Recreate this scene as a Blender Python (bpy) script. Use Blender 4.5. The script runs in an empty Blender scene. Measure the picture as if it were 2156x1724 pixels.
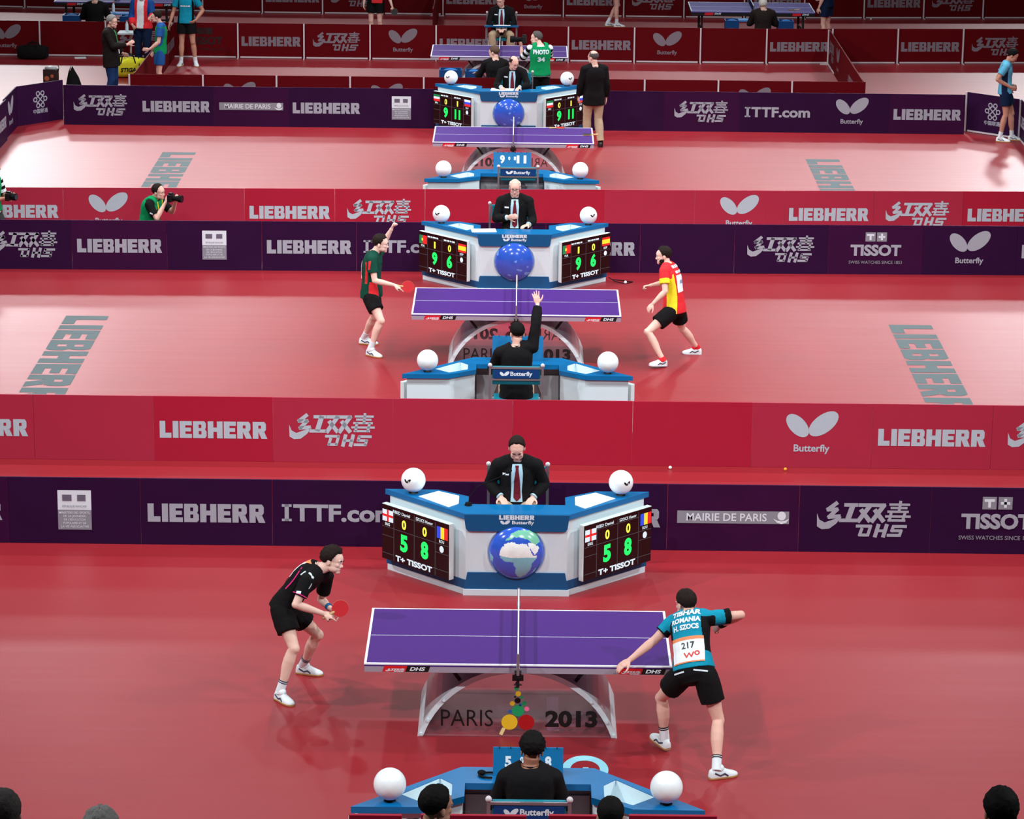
import bpy, bmesh, math, random
import numpy as np
from mathutils import Vector as V, Matrix, noise
from mathutils.bvhtree import BVHTree

S = bpy.context.scene
COL = S.collection
R = math.radians
rnd = random.Random(7)

# ------------------------------------------------------------------ camera
cam_d = bpy.data.cameras.new('camera')
cam = bpy.data.objects.new('camera', cam_d)
COL.objects.link(cam)
cam_d.sensor_width = 36.0
cam_d.lens = 6560.3 * 36.0 / 2156.0
cam_d.clip_end = 400
yaw, pitch, roll = 0.0025, 0.2642, 0.0105
fw = V((-math.sin(yaw) * math.cos(pitch), math.cos(yaw) * math.cos(pitch), -math.sin(pitch)))
rt = V((math.cos(yaw), math.sin(yaw), 0))
up = rt.cross(fw)
rt2 = rt * math.cos(roll) + up * math.sin(roll)
up2 = -rt * math.sin(roll) + up * math.cos(roll)
cm = Matrix((rt2, up2, -fw)).transposed().to_4x4()
cm.translation = V((-0.0121, -26.9411, 10.1976))
cam.matrix_world = cm
S.camera = cam

# ------------------------------------------------------------------ world, lamps, exposure
S.view_settings.view_transform = 'Standard'
S.view_settings.look = 'None'
S.view_settings.exposure = -0.48
S.view_settings.gamma = 1.0
S.view_settings.use_curve_mapping = False
W = bpy.data.worlds.new('hall_air')
S.world = W
W.use_nodes = True
W.node_tree.nodes['Background'].inputs[0].default_value = (0.80, 0.88, 1.0, 1)
W.node_tree.nodes['Background'].inputs[1].default_value = 0.06


def lamp(name, loc, target, size, power, col=(1, 1, 1), size_y=None, spread=180):
    d = bpy.data.lights.new(name, 'AREA')
    d.energy = power
    d.color = col
    d.shape = 'RECTANGLE' if size_y else 'DISK'
    d.size = size
    if size_y:
        d.size_y = size_y
    d.spread = R(spread)
    o = bpy.data.objects.new(name, d)
    o.location = loc
    o.rotation_euler = (V(target) - V(loc)).to_track_quat('-Z', 'Y').to_euler()
    COL.objects.link(o)
    return o


LAMP_COL = (0.93, 0.98, 1.0)
# side trusses: lamps aimed across the courts
for sx in (-1, 1):
    for ly in (-7.0, 2.5, 12.0, 21.5, 31.0):
        lamp('truss_lamp', (sx * 12.5, ly, 12.5), (sx * 0.5, ly + 1.5, 0.5), 0.40, 520, LAMP_COL, spread=100)
# cross trusses between the courts: light the front of one court and the back of the next
for ly, p, ty in ((-13.0, 560, 3.0), (3.5, 520, 12.0), (16.5, 520, 22.0), (30.0, 330, 30.0), (42.0, 70, 40.0)):
    for sx in (-1, 1):
        lamp('truss_lamp', (sx * 5.0, ly, 13.5), (sx * 2.0, ty, 0.5), 0.55, p, LAMP_COL, spread=110)
# strong lamps on the rear trusses, aimed at the outer halves of each court; the floor mirrors them broadly
for sx, k in ((-1, 1.0), (1, 0.9)):
    lamp('rear_lamp', (sx * 8.5, 31.5, 13.5), (sx * 8.0, 13.0, 0.0), 1.6, 15 * k, LAMP_COL, spread=60)
    lamp('rear_lamp', (sx * 7.2, 49.0, 14.0), (sx * 7.0, 27.5, 0.0), 1.6, 76 * k, LAMP_COL, spread=36)
    lamp('rear_lamp', (sx * 13.0, 49.0, 14.0), (sx * 9.5, 27.5, 0.0), 1.6, 78 * k, LAMP_COL, spread=36)
    lamp('rear_lamp', (sx * 15.0, 62.0, 14.0), (sx * 12.0, 40.0, 0.0), 1.6, 300 * k, LAMP_COL, spread=50)
    lamp('rear_lamp', (sx * 5.0, 60.0, 14.0), (sx * 4.0, 40.0, 0.0), 1.6, 60 * k, LAMP_COL, spread=36)
for x in (-4.5, 0.0, 4.5):
    lamp('rear_lamp', (x, 18.0, 13.0), (x, 3.0, 0.0), 0.5, 60, LAMP_COL, spread=90)


# ------------------------------------------------------------------ materials
def lin(c):
    c = c / 255.0
    return c / 12.92 if c <= 0.04045 else ((c + 0.055) / 1.055) ** 2.4


MATS = {}


def M(name, rgb, rough=0.6, spec=0.35, metal=0.0, nscale=25.0, namt=0.06, emit=0.0, alpha=1.0, trans=0.0, bump=0.0, coat=0.0, sheen=0.0):
    if name in MATS:
        return MATS[name]
    m = bpy.data.materials.new(name)
    m.use_nodes = True
    nt = m.node_tree
    b = nt.nodes['Principled BSDF']
    c = [lin(x) for x in rgb]
    tc = nt.nodes.new('ShaderNodeTexCoord')
    nz = nt.nodes.new('ShaderNodeTexNoise')
    nz.inputs['Scale'].default_value = nscale
    nz.inputs['Detail'].default_value = 3
    nt.links.new(tc.outputs['Object'], nz.inputs['Vector'])
    mx = nt.nodes.new('ShaderNodeMix')
    mx.data_type = 'RGBA'
    mx.inputs['A'].default_value = [x * (1 - namt) for x in c] + [1]
    mx.inputs['B'].default_value = [min(1, x * (1 + namt)) for x in c] + [1]
    nt.links.new(nz.outputs['Fac'], mx.inputs['Factor'])
    nt.links.new(mx.outputs['Result'], b.inputs['Base Color'])
    b.inputs['Roughness'].default_value = rough
    b.inputs['Specular IOR Level'].default_value = spec
    b.inputs['Metallic'].default_value = metal
    b.inputs['Alpha'].default_value = alpha
    b.inputs['Transmission Weight'].default_value = trans
    b.inputs['Coat Weight'].default_value = coat
    if sheen:
        b.inputs['Sheen Weight'].default_value = sheen
    if emit:
        b.inputs['Emission Color'].default_value = c + [1]
        b.inputs['Emission Strength'].default_value = emit
    if bump:
        bp = nt.nodes.new('ShaderNodeBump')
        bp.inputs['Strength'].default_value = bump
        bp.inputs['Distance'].default_value = 0.01
        nt.links.new(nz.outputs['Fac'], bp.inputs['Height'])
        nt.links.new(bp.outputs['Normal'], b.inputs['Normal'])
    MATS[name] = m
    return m


def floor_material():
    m = bpy.data.materials.new('red_sports_floor')
    m.use_nodes = True
    nt = m.node_tree
    b = nt.nodes['Principled BSDF']
    L = nt.links.new
    tc = nt.nodes.new('ShaderNodeTexCoord')
    n1 = nt.nodes.new('ShaderNodeTexNoise')
    n1.inputs['Scale'].default_value = 0.9
    n1.inputs['Detail'].default_value = 6
    L(tc.outputs['Object'], n1.inputs['Vector'])
    mp = nt.nodes.new('ShaderNodeMapping')
    mp.inputs['Scale'].default_value = (0.35, 9.0, 1.0)
    L(tc.outputs['Object'], mp.inputs['Vector'])
    n2 = nt.nodes.new('ShaderNodeTexNoise')
    n2.inputs['Scale'].default_value = 1.0
    n2.inputs['Detail'].default_value = 4
    L(mp.outputs['Vector'], n2.inputs['Vector'])
    mx = nt.nodes.new('ShaderNodeMix')
    mx.data_type = 'RGBA'
    mx.inputs['A'].default_value = (lin(142), lin(27), lin(36), 1)
    mx.inputs['B'].default_value = (lin(154), lin(34), lin(43), 1)
    L(n1.outputs['Fac'], mx.inputs['Factor'])
    L(mx.outputs['Result'], b.inputs['Base Color'])
    mr = nt.nodes.new('ShaderNodeMapRange')
    mr.inputs['To Min'].default_value = 0.38
    mr.inputs['To Max'].default_value = 0.46
    L(n2.outputs['Fac'], mr.inputs['Value'])
    L(mr.outputs['Result'], b.inputs['Roughness'])
    b.inputs['Specular IOR Level'].default_value = 0.5
    bp = nt.nodes.new('ShaderNodeBump')
    bp.inputs['Strength'].default_value = 0.08
    bp.inputs['Distance'].default_value = 0.01
    n3 = nt.nodes.new('ShaderNodeTexNoise')
    n3.inputs['Scale'].default_value = 60
    L(tc.outputs['Object'], n3.inputs['Vector'])
    L(n3.outputs['Fac'], bp.inputs['Height'])
    L(bp.outputs['Normal'], b.inputs['Normal'])
    return m


def acrylic_material(name, rgb, fac, rough=0.12):
    m = bpy.data.materials.new(name)
    m.use_nodes = True
    nt = m.node_tree
    L = nt.links.new
    b = nt.nodes['Principled BSDF']
    b.inputs['Base Color'].default_value = [lin(x) for x in rgb] + [1]
    b.inputs['Roughness'].default_value = rough
    tr = nt.nodes.new('ShaderNodeBsdfTransparent')
    ms = nt.nodes.new('ShaderNodeMixShader')
    nz = nt.nodes.new('ShaderNodeTexNoise')
    nz.inputs['Scale'].default_value = 6
    tc = nt.nodes.new('ShaderNodeTexCoord')
    L(tc.outputs['Object'], nz.inputs['Vector'])
    mr = nt.nodes.new('ShaderNodeMapRange')
    mr.inputs['To Min'].default_value = max(0, fac - 0.05)
    mr.inputs['To Max'].default_value = fac + 0.05
    L(nz.outputs['Fac'], mr.inputs['Value'])
    L(mr.outputs['Result'], ms.inputs['Fac'])
    L(tr.outputs[0], ms.inputs[1])
    L(b.outputs[0], ms.inputs[2])
    L(ms.outputs[0], nt.nodes['Material Output'].inputs['Surface'])
    MATS[name] = m
    return m


# ------------------------------------------------------------------ mesh helpers
class MB:
    def __init__(self):
        self.v, self.f, self.m = [], [], []

    def add(self, verts, faces, mi=0):
        o = len(self.v)
        self.v.extend(V(p) for p in verts)
        for f in faces:
            self.f.append([i + o for i in f])
            self.m.append(mi)

    def box(self, c, s, rz=0.0, mi=0, mat=None):
        hx, hy, hz = s[0] / 2, s[1] / 2, s[2] / 2
        q = Matrix.Rotation(rz, 3, 'Z') if mat is None else mat
        ps = [V(c) + q @ V((x, y, z)) for x in (-hx, hx) for y in (-hy, hy) for z in (-hz, hz)]
        self.add(ps, [(0, 1, 3, 2), (4, 6, 7, 5), (0, 4, 5, 1), (2, 3, 7, 6), (0, 2, 6, 4), (1, 5, 7, 3)], mi)
        return self

    def bar(self, a, b, w, h, mi=0):
        a, b = V(a), V(b)
        d = b - a
        q = d.to_track_quat('Y', 'Z').to_matrix()
        self.box((a + b) / 2, (w, d.length, h), mat=q, mi=mi)
        return self

    def prism(self, poly, z0, z1, mi=0, xf=None):
        n = len(poly)
        ar = sum(poly[i][0] * poly[(i + 1) % n][1] - poly[(i + 1) % n][0] * poly[i][1] for i in range(n))
        if ar < 0:
            poly = poly[::-1]
        ps = [V((x, y, z0)) for x, y in poly] + [V((x, y, z1)) for x, y in poly]
        if xf:
            ps = [xf(p) for p in ps]
        self.add(ps, [list(range(n))[::-1], list(range(n, 2 * n))] + [(i, (i + 1) % n, n + (i + 1) % n, n + i) for i in range(n)], mi)
        return self

    def rings(self, rs, mi=0, cap=True):
        n = len(rs[0])
        o = len(self.v)
        for r in rs:
            self.v.extend(V(p) for p in r)
        for k in range(len(rs) - 1):
            for i in range(n):
                a, b = o + k * n + i, o + k * n + (i + 1) % n
                self.f.append([a, b, b + n, a + n])
                self.m.append(mi)
        if cap:
            self.f.append([o + i for i in range(n)][::-1])
            self.f.append([o + (len(rs) - 1) * n + i for i in range(n)])
            self.m += [mi, mi]
        return self

    def tube(self, pts, rad, n=12, mi=0, round_ends=False):
        pts = [V(p) for p in pts]
        rads = list(rad) if isinstance(rad, (list, tuple)) else [rad] * len(pts)
        tang = []
        for i in range(len(pts)):
            t = (pts[min(i + 1, len(pts) - 1)] - pts[max(i - 1, 0)])
            tang.append(t.normalized() if t.length > 1e-9 else V((0, 0, 1)))
        u = tang[0].orthogonal().normalized()
        rs = []

        def ring(p, t, u, r):
            w = t.cross(u)
            return [p + u * (r * math.cos(2 * math.pi * k / n)) + w * (r * math.sin(2 * math.pi * k / n)) for k in range(n)]
        for i, p in enumerate(pts):
            t = tang[i]
            u = (u - t * u.dot(t))
            u = u.normalized() if u.length > 1e-6 else t.orthogonal().normalized()
            if i == 0 and round_ends:
                for a in (80, 50, 25):
                    rs.append(ring(p - t * rads[0] * math.sin(R(a)), t, u, rads[0] * math.cos(R(a))))
            rs.append(ring(p, t, u, rads[i]))
            if i == len(pts) - 1 and round_ends:
                for a in (25, 50, 80):
                    rs.append(ring(p + t * rads[-1] * math.sin(R(a)), t, u, rads[-1] * math.cos(R(a))))
        self.rings(rs, mi)
        return self

    def ball(self, c, r, q=None, nu=16, nv=10, mi=0):
        r = (r, r, r) if isinstance(r, (int, float)) else r
        rs = []
        for j in range(1, nv):
            a = math.pi * j / nv
            rs.append([V((r[0] * math.sin(a) * math.cos(2 * math.pi * i / nu), r[1] * math.sin(a) * math.sin(2 * math.pi * i / nu), -r[2] * math.cos(a))) for i in range(nu)])
        ps = [p for g in rs for p in g] + [V((0, 0, -r[2])), V((0, 0, r[2]))]
        if q is not None:
            ps = [q @ p for p in ps]
        ps = [V(c) + p for p in ps]
        n, k = nu, nv - 1
        fs = []
        for j in range(k - 1):
            for i in range(n):
                a, b = j * n + i, j * n + (i + 1) % n
                fs.append((a, b, b + n, a + n))
        for i in range(n):
            fs.append((k * n, (i + 1) % n, i))
            fs.append((k * n + 1, (k - 1) * n + i, (k - 1) * n + (i + 1) % n))
        self.add(ps, fs, mi)
        return self

    def flat(self, m2, xf, mi=0):
        """2-D mesh (verts, faces) mapped by xf((x, y)) -> 3-D"""
        self.add([xf(p) for p in m2[0]], m2[1], mi)
        return self

    def mesh(self, name, mats, smooth=False, angle=None):
        me = bpy.data.meshes.new(name)
        me.from_pydata([tuple(p) for p in self.v], [], self.f)
        for m in mats if isinstance(mats, (list, tuple)) else [mats]:
            me.materials.append(m)
        if len(me.materials) > 1:
            me.polygons.foreach_set('material_index', self.m)
        if smooth:
            me.polygons.foreach_set('use_smooth', [True] * len(me.polygons))
            if angle:
                me.set_sharp_from_angle(angle=R(angle))
        me.update()
        return me

    def build(self, name, mats, parent=None, smooth=False, angle=40, label=None, bevel=0.0):
        me = self.mesh(name, mats, smooth, angle)
        return link(name, me, parent, label, bevel)


def link(name, me, parent=None, label=None, bevel=0.0):
    o = bpy.data.objects.new(name, me)
    COL.objects.link(o)
    if parent is not None:
        o.parent = parent
    if label:
        o['label'] = label
    if bevel:
        bv = o.modifiers.new('bevel', 'BEVEL')
        bv.width = bevel
        bv.segments = 2
        bv.limit_method = 'ANGLE'
    return o


def tag(o, label, cat, group=None, loc=None, rz=None):
    o['label'] = label
    o['category'] = cat
    if group:
        o['group'] = group
    if loc is not None:
        o.location = loc
    if rz is not None:
        o.rotation_euler = (0, 0, rz)
    return o


def thing(name, label, cat, loc=(0, 0, 0), rz=0.0, group=None):
    o = bpy.data.objects.new(name, None)
    o.empty_display_size = 0.1
    COL.objects.link(o)
    return tag(o, label, cat, group, loc, rz)


def struct(o):
    o['kind'] = 'structure'
    return o


# ------------------------------------------------------------------ flat lettering and emblems (2-D meshes)
_TXT = {}


def text2d(s, h=1.0, off=0.02, shear=0.0, w=None, align='c'):
    """centred 2-D mesh of a text, cap height h, squeezed to width w"""
    key = (s, off, shear)
    if key not in _TXT:
        cu = bpy.data.curves.new('t', 'FONT')
        cu.body = s
        cu.size = 1.0
        cu.offset = off
        cu.resolution_u = 3
        cu.shear = shear
        o = bpy.data.objects.new('t', cu)
        COL.objects.link(o)
        me = bpy.data.meshes.new_from_object(o.evaluated_get(bpy.context.evaluated_depsgraph_get()))
        _TXT[key] = ([(v.co.x, v.co.y) for v in me.vertices], [list(p.vertices) for p in me.polygons])
        bpy.data.objects.remove(o)
        bpy.data.curves.remove(cu)
        bpy.data.meshes.remove(me)
    vs, fs = _TXT[key]
    x0, x1 = min(p[0] for p in vs), max(p[0] for p in vs)
    k = h / (0.68 + 2 * off)
    kx = k if w is None else w / (x1 - x0)
    cx = {'c': (x0 + x1) / 2, 'l': x0, 'r': x1}[align]
    return [((x - cx) * kx, (y + off) * k) for x, y in vs], fs


def m2_join(*ms):
    vs, fs = [], []
    for m in ms:
        o = len(vs)
        vs += list(m[0])
        fs += [[i + o for i in f] for f in m[1]]
    return vs, fs


def m2_xf(m, sx=1.0, sy=None, dx=0.0, dy=0.0, rot=0.0):
    sy = sx if sy is None else sy
    c, s = math.cos(rot), math.sin(rot)
    return [((x * c - y * s) * sx + dx, (x * s + y * c) * sy + dy) for x, y in m[0]], m[1]


def rect2(x0, y0, x1, y1, nx=1, ny=1):
    vs = [(x0 + (x1 - x0) * i / nx, y0 + (y1 - y0) * j / ny) for j in range(ny + 1) for i in range(nx + 1)]
    fs = [[j * (nx + 1) + i, j * (nx + 1) + i + 1, (j + 1) * (nx + 1) + i + 1, (j + 1) * (nx + 1) + i] for j in range(ny) for i in range(nx)]
    return vs, fs


def poly2(pts):
    return list(pts), [list(range(len(pts)))]


def ell2(cx, cy, a, b, rot=0.0, n=28):
    c, s = math.cos(rot), math.sin(rot)
    ps = [(a * math.cos(2 * math.pi * i / n), b * math.sin(2 * math.pi * i / n)) for i in range(n)]
    return poly2([(cx + x * c - y * s, cy + x * s + y * c) for x, y in ps])


def ring2(cx, cy, r0, r1, n=28, sy=1.0):
    vs, fs = [], []
    for i in range(n):
        a = 2 * math.pi * i / n
        vs += [(cx + r0 * math.cos(a), cy + r0 * sy * math.sin(a)), (cx + r1 * math.cos(a), cy + r1 * sy * math.sin(a))]
        j = (i + 1) % n
        fs.append([2 * i, 2 * i + 1, 2 * j + 1, 2 * j])
    return vs, fs


def bars2(widths, h, gap=0.012):
    """a line of print too small to read: a row of short bars"""
    tot = sum(widths) + gap * (len(widths) - 1)
    x, ms = -tot / 2, []
    for w in widths:
        ms.append(rect2(x, 0, x + w, h, 3, 1))
        x += w + gap
    return m2_join(*ms)


def stroke2(pts, t):
    vs, fs = [], []
    for (x0, y0), (x1, y1) in zip(pts[:-1], pts[1:]):
        dx, dy = x1 - x0, y1 - y0
        l = math.hypot(dx, dy) or 1
        dx, dy = dx / l, dy / l
        nx, ny = -dy * t / 2, dx * t / 2
        ex, ey = dx * t * 0.35, dy * t * 0.35
        o = len(vs)
        vs += [(x0 - ex + nx, y0 - ey + ny), (x0 - ex - nx, y0 - ey - ny), (x1 + ex - nx, y1 + ey - ny), (x1 + ex + nx, y1 + ey + ny)]
        fs.append([o, o + 1, o + 2, o + 3])
    return vs, fs


GLY = {
    'L': (0.88, [[(0, 0), (.42, 0), (.42, 1), (0, 1)], [(.42, 0), (.86, 0), (.86, .3), (.42, .3)]]),
    'I': (0.42, [[(0, 0), (.42, 0), (.42, 1), (0, 1)]]),
    'E': (0.90, [[(0, 0), (.42, 0), (.42, 1), (0, 1)], [(.42, 0), (.9, 0), (.9, .25), (.42, .25)], [(.42, .39), (.84, .39), (.84, .62), (.42, .62)], [(.42, .75), (.9, .75), (.9, 1), (.42, 1)]]),
    'B': (1.0, [[(0, 0), (.42, 0), (.42, 1), (0, 1)], [(.42, 0), (.62, 0), (.62, .22), (.42, .22)], [(.42, .42), (.62, .42), (.62, .60), (.42, .60)], [(.42, .80), (.62, .80), (.62, 1), (.42, 1)],
                [(.62, .52), (.88, .52), (.95, .62), (.95, .88), (.84, 1), (.62, 1)], [(.62, 0), (.88, 0), (1, .12), (1, .40), (.88, .52), (.62, .52)]]),
    'H': (1.1, [[(0, 0), (.42, 0), (.42, 1), (0, 1)], [(.42, .38), (.68, .38), (.68, .64), (.42, .64)], [(.68, 0), (1.1, 0), (1.1, 1), (.68, 1)]]),
    'R': (1.06, [[(0, 0), (.42, 0), (.42, 1), (0, 1)], [(.42, .78), (.62, .78), (.62, 1), (.42, 1)], [(.42, .40), (.62, .40), (.62, .60), (.42, .60)],
                 [(.62, .40), (.88, .42), (.98, .54), (.98, .86), (.86, 1), (.62, 1)], [(.42, .40), (.86, .40), (1.08, 0), (.64, 0)]]),
}


def liebherr2(w):
    x = 0
    parts = []
    for ch in 'LIEBHERR':
        gw, polys = GLY[ch]
        for p in polys:
            parts.append(poly2([(x + a, b) for a, b in p]))
        x += gw + 0.09
    x -= 0.09
    k = w / x
    m = m2_join(*parts)
    h = w * 0.163
    return [((a - x / 2) * k, (b - 0.5) * h) for a, b in m[0]], m[1]


def dhs2(w):
    def P(*pts):
        return [((a - 1770) / 450.0, (245 - b) / 450.0) for a, b in pts]
    t = 1 / 450.0
    ps = [poly2(P((1547, 220), (1560, 252), (1585, 266), (1622, 252), (1668, 236), (1640, 272), (1608, 297), (1572, 300), (1549, 286)))]

    def st(th, *pts):
        ps.append(stroke2(P(*pts), th * t))
    st(20, (1640, 168), (1600, 200), (1642, 200), (1606, 238), (1655, 234))
    st(18, (1683, 176), (1738, 176)); st(26, (1718, 180), (1698, 246)); st(18, (1660, 254), (1738, 254))
    for dx in (0, 66):
        st(18, (1752 + dx, 176), (1806 + dx, 176)); st(22, (1802 + dx, 178), (1748 + dx, 256)); st(22, (1762 + dx, 204), (1800 + dx, 254))
    st(12, (1898, 172), (1990, 172)); st(12, (1905, 189), (1978, 189)); st(14, (1948, 158), (1942, 208))
    st(12, (1890, 208), (1985, 208)); st(12, (1880, 232), (1995, 232)); st(12, (1892, 252), (1970, 252))
    st(14, (1905, 210), (1898, 250)); st(14, (1972, 210), (1962, 250))
    st(15, (1742, 282), (1808, 282), (1796, 327), (1756, 327), (1766, 296))
    st(19, (1845, 277), (1831, 332)); st(19, (1885, 277), (1871, 332)); st(14, (1838, 305), (1878, 305))
    st(15, (1978, 282), (1918, 282), (1911, 304), (1956, 304), (1949, 327), (1893, 327))
    m = m2_join(*ps)
    return m2_xf(m, w)


def wings2(w, tilt=True):
    a = ell2(-0.30, 0.02, 0.275, 0.155, R(-47))
    b = ell2(0.19, 0.06, 0.33, 0.175, R(39))
    return m2_xf(m2_join(a, b), w)


def butterfly2(w):
    m = m2_xf(wings2(1.0), 1.0, 1.0, 0.02, 0.16)
    t = m2_xf(text2d('Butterfly', 0.14, 0.022, w=0.68), 1, 1, 0.0, -0.33)
    return m2_xf(m2_join(m, t), w)


def unicom2(w):
    ps = []
    for x, y in ((-.17, .36), (.17, .36), (.38, .02), (-.38, .02), (-.17, -.34), (.17, -.34)):
        ps.append(ring2(x, y, 0.085, 0.15))
    for p in ([(-.25, .26), (.25, -.24)], [(.25, .26), (-.25, -.24)], [(-.3, .1), (0, .34)], [(.3, .1), (0, .34)], [(-.3, -.08), (0, -.34)], [(.3, -.08), (0, -.34)]):
        ps.append(stroke2(p, 0.065))
    ps.append(m2_xf(text2d('中国联通', 0.2, 0.02), 1, 1, 0, -0.78))
    return m2_xf(m2_join(*ps), w, w, 0, w * 0.18)


# each logo: list of (2-D mesh, material index) ; materials: 0 pale print, 1 bright white, 2 mid grey, 3 dark print, 4 purple ground
def logo_parts(kind):
    if kind == 'block':
        return [(m2_xf(liebherr2(1.26), 1, 1, 0, -0.02), 0)]
    if kind == 'china':
        return [(m2_xf(dhs2(1.0), 1, 1, -0.02, 0.0), 0)]
    if kind == 'wing':
        return [(butterfly2(0.62), 0)]
    if kind == 'ittf':
        return [(m2_xf(text2d('TTF.com', 0.19, 0.035, w=1.10), 1, 1, 0.07, -0.10), 0), (m2_join(rect2(-.572, -.10, -.527, .09), rect2(-.602, .062, -.497, .09), rect2(-.602, -.10, -.497, -.072)), 0)]
    if kind == 'mairie':
        return [(rect2(-.60, -.07, .60, .07), 2), (m2_xf(text2d('MAIRIE DE PARIS', 0.085, 0.012, w=0.86), 1, 1, -0.07, -0.042), 1),
                (m2_join(ell2(.52, .02, .045, .05), poly2([(.43, -.01), (.47, -.055), (.52, -.07), (.57, -.055), (.60, -.01), (.56, -.03), (.52, -.04), (.47, -.03)])), 1)]
    if kind == 'tissot':
        return [(m2_join(rect2(-.16, .12, -.01, .26), rect2(.01, .12, .16, .26)), 2),
                (m2_join(rect2(-.14, .205, -.03, .235), rect2(-.10, .14, -.07, .205), rect2(.035, .175, .135, .205), rect2(.07, .14, .10, .24)), 1),
                (m2_xf(text2d('TISSOT', 0.17, 0.045, w=0.76), 1, 1, 0, -0.10), 0),
                (m2_xf(text2d('SWISS WATCHES SINCE 1853', 0.045, 0.008, w=0.80), 1, 1, 0, -0.22), 2)]
    if kind == 'tissot_dark':
        return [(m2_join(rect2(-.16, .12, -.01, .26), rect2(.01, .12, .16, .26), m2_xf(text2d('TISSOT', 0.17, 0.045, w=0.76), 1, 1, 0, -0.10),
                         m2_xf(text2d('SWISS WATCHES SINCE 1853', 0.045, 0.008, w=0.80), 1, 1, 0, -0.22)), 3)]
    if kind == 'ministry':
        q = [(rect2(-.18, 0.0, .18, .22), 1), (rect2(-.18, -.22, .18, 0.0), 2),
             (m2_join(rect2(-.13, .10, -.03, .17), rect2(.03, .10, .12, .17)), 3), (m2_xf(text2d('RÉPUBLIQUE FRANÇAISE', .022, .006, w=.26), 1, 1, 0, .03), 2)]
        for i, s in enumerate(('MINISTÈRE DES SPORTS,', 'DE LA JEUNESSE,', "DE L'ÉDUCATION", 'POPULAIRE ET DE', 'LA VIE ASSOCIATIVE')):
            q.append((m2_xf(text2d(s, .024, .006, w=min(.33, .0165 * len(s))), 1, 1, 0, -.042 - .038 * i), 1))
        return q
    if kind == 'knot':
        return [(unicom2(0.36), 0)]
    return []


LOGO_WORDS = {'block': 'pale block capitals', 'china': 'pale Chinese characters', 'wing': 'pale twin-wing emblem', 'ittf': 'pale web address', 'mairie': 'pale town-hall strip',
              'tissot': 'pale plus-sign watch logo', 'tissot_dark': 'black watch logo', 'ministry': 'pale ministry plaque', 'knot': 'pale knot emblem', None: 'no print'}
_LOGO_ME = {}


def logo_mesh(kind, mats):
    key = (kind, mats[0].name)
    if key not in _LOGO_ME:
        mb = MB()
        for k, (m2, mi) in enumerate(logo_parts(kind)):
            mb.flat(m2, lambda p, k=k: (p[0], -0.0012 * (k + 1), p[1]), mi)
        _LOGO_ME[key] = mb.mesh('printed_logo', mats)
    return _LOGO_ME[key]
# ------------------------------------------------------------------ shared materials
PURPLE = M('purple_vinyl', (44, 7, 52), 0.6, 0.12, nscale=2.0, namt=0.22)
PURPLE_B = M('purple_vinyl_reddish', (54, 8, 54), 0.6, 0.12, nscale=2.0, namt=0.22)
RED_A = M('red_vinyl', (166, 17, 48), 0.5, 0.35, nscale=1.5, namt=0.07)
RED_B = M('red_vinyl_faded', (166, 36, 62), 0.45, 0.4, nscale=1.5, namt=0.07)
RED_C = M('dimmed_red_vinyl', (92, 3, 12), 0.6, 0.08, nscale=1.5, namt=0.08)  # red vinyl with the weak light of the far rows put into its colour
PRINT = M('pale_print', (176, 190, 200), 0.5)
PRINT_P = M('dimmed_print_on_purple', (164, 168, 180), 0.5)  # pale print greyed in its colour for the dimmer light on purple rows
PRINT_W = M('white_print', (222, 232, 240), 0.5)
PRINT_G = M('grey_print', (140, 142, 152), 0.5)
PRINT_D = M('dark_print', (40, 8, 14), 0.6)
PRINT_S = M('grey_purple_print', (105, 100, 118), 0.5)
WHITE = M('white_laminate', (214, 230, 236), 0.35, 0.45, namt=0.03)
WHITE_T = M('white_tube', (205, 195, 200), 0.4, 0.4, namt=0.03)
BLUE = M('blue_laminate', (0, 104, 162), 0.30, 0.45, namt=0.06, nscale=6)
BLUE_D = M('deep_blue_laminate', (0, 82, 132), 0.38, 0.4, namt=0.05, nscale=6)
GREY_IN = M('grey_board', (136, 126, 128), 0.6, 0.3)
GREY_L = M('light_grey_board', (190, 190, 192), 0.6, 0.3)
METAL = M('brushed_metal', (150, 142, 150), 0.35, 0.5, metal=0.6)
BLACK = M('black_plastic', (14, 13, 14), 0.45, 0.4)
BLACK_M = M('matt_black', (10, 9, 10), 0.8, 0.2)
TEAL = M('teal_vinyl', (0, 122, 142), 0.45, 0.4)
TABLE_P = M('purple_table_surface', (72, 32, 118), 0.5, 0.16, nscale=14, namt=0.05)
TABLE_W = M('white_table_line', (238, 242, 248), 0.4)
APRON = M('grey_apron', (158, 146, 160), 0.5, 0.4)
FROST = acrylic_material('frosted_acrylic', (226, 238, 244), 0.88, 0.22)
CLEAR = acrylic_material('clear_acrylic', (225, 190, 205), 0.05, 0.06)
BALLW = M('white_globe_plastic', (240, 246, 248), 0.28, 0.4, namt=0.015)
PAPER = M('paper', (238, 244, 248), 0.7)
LM_P = [PRINT_P, PRINT_W, PRINT_G, PRINT_S, PURPLE]
LM_R = [PRINT, PRINT_W, PRINT_G, PRINT_D, RED_A]
LM_D = [M('dimmed_print_far', (124, 112, 122), 0.5), PRINT_W, PRINT_G, PRINT_D, RED_C]  # far print colour is dimmed too, standing in for less light there

# ------------------------------------------------------------------ floor
mb = MB()
mb.box((0, 30, -0.05), (70, 110, 0.1))
floor = struct(mb.build('floor', floor_material()))

# pale grey-green letters printed on the floor, and other flat marks
FLOOR_G = M('grey_green_floor_paint', (100, 110, 112), 0.75, 0.08)
FLOOR_B = M('pale_blue_floor_paint', (150, 214, 232), 0.45, 0.4)
FLOOR_L = M('lilac_floor_glyphs', (168, 92, 122), 0.4, 0.5)  # for the lilac bar and letters lying flat under the nearest table


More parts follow.
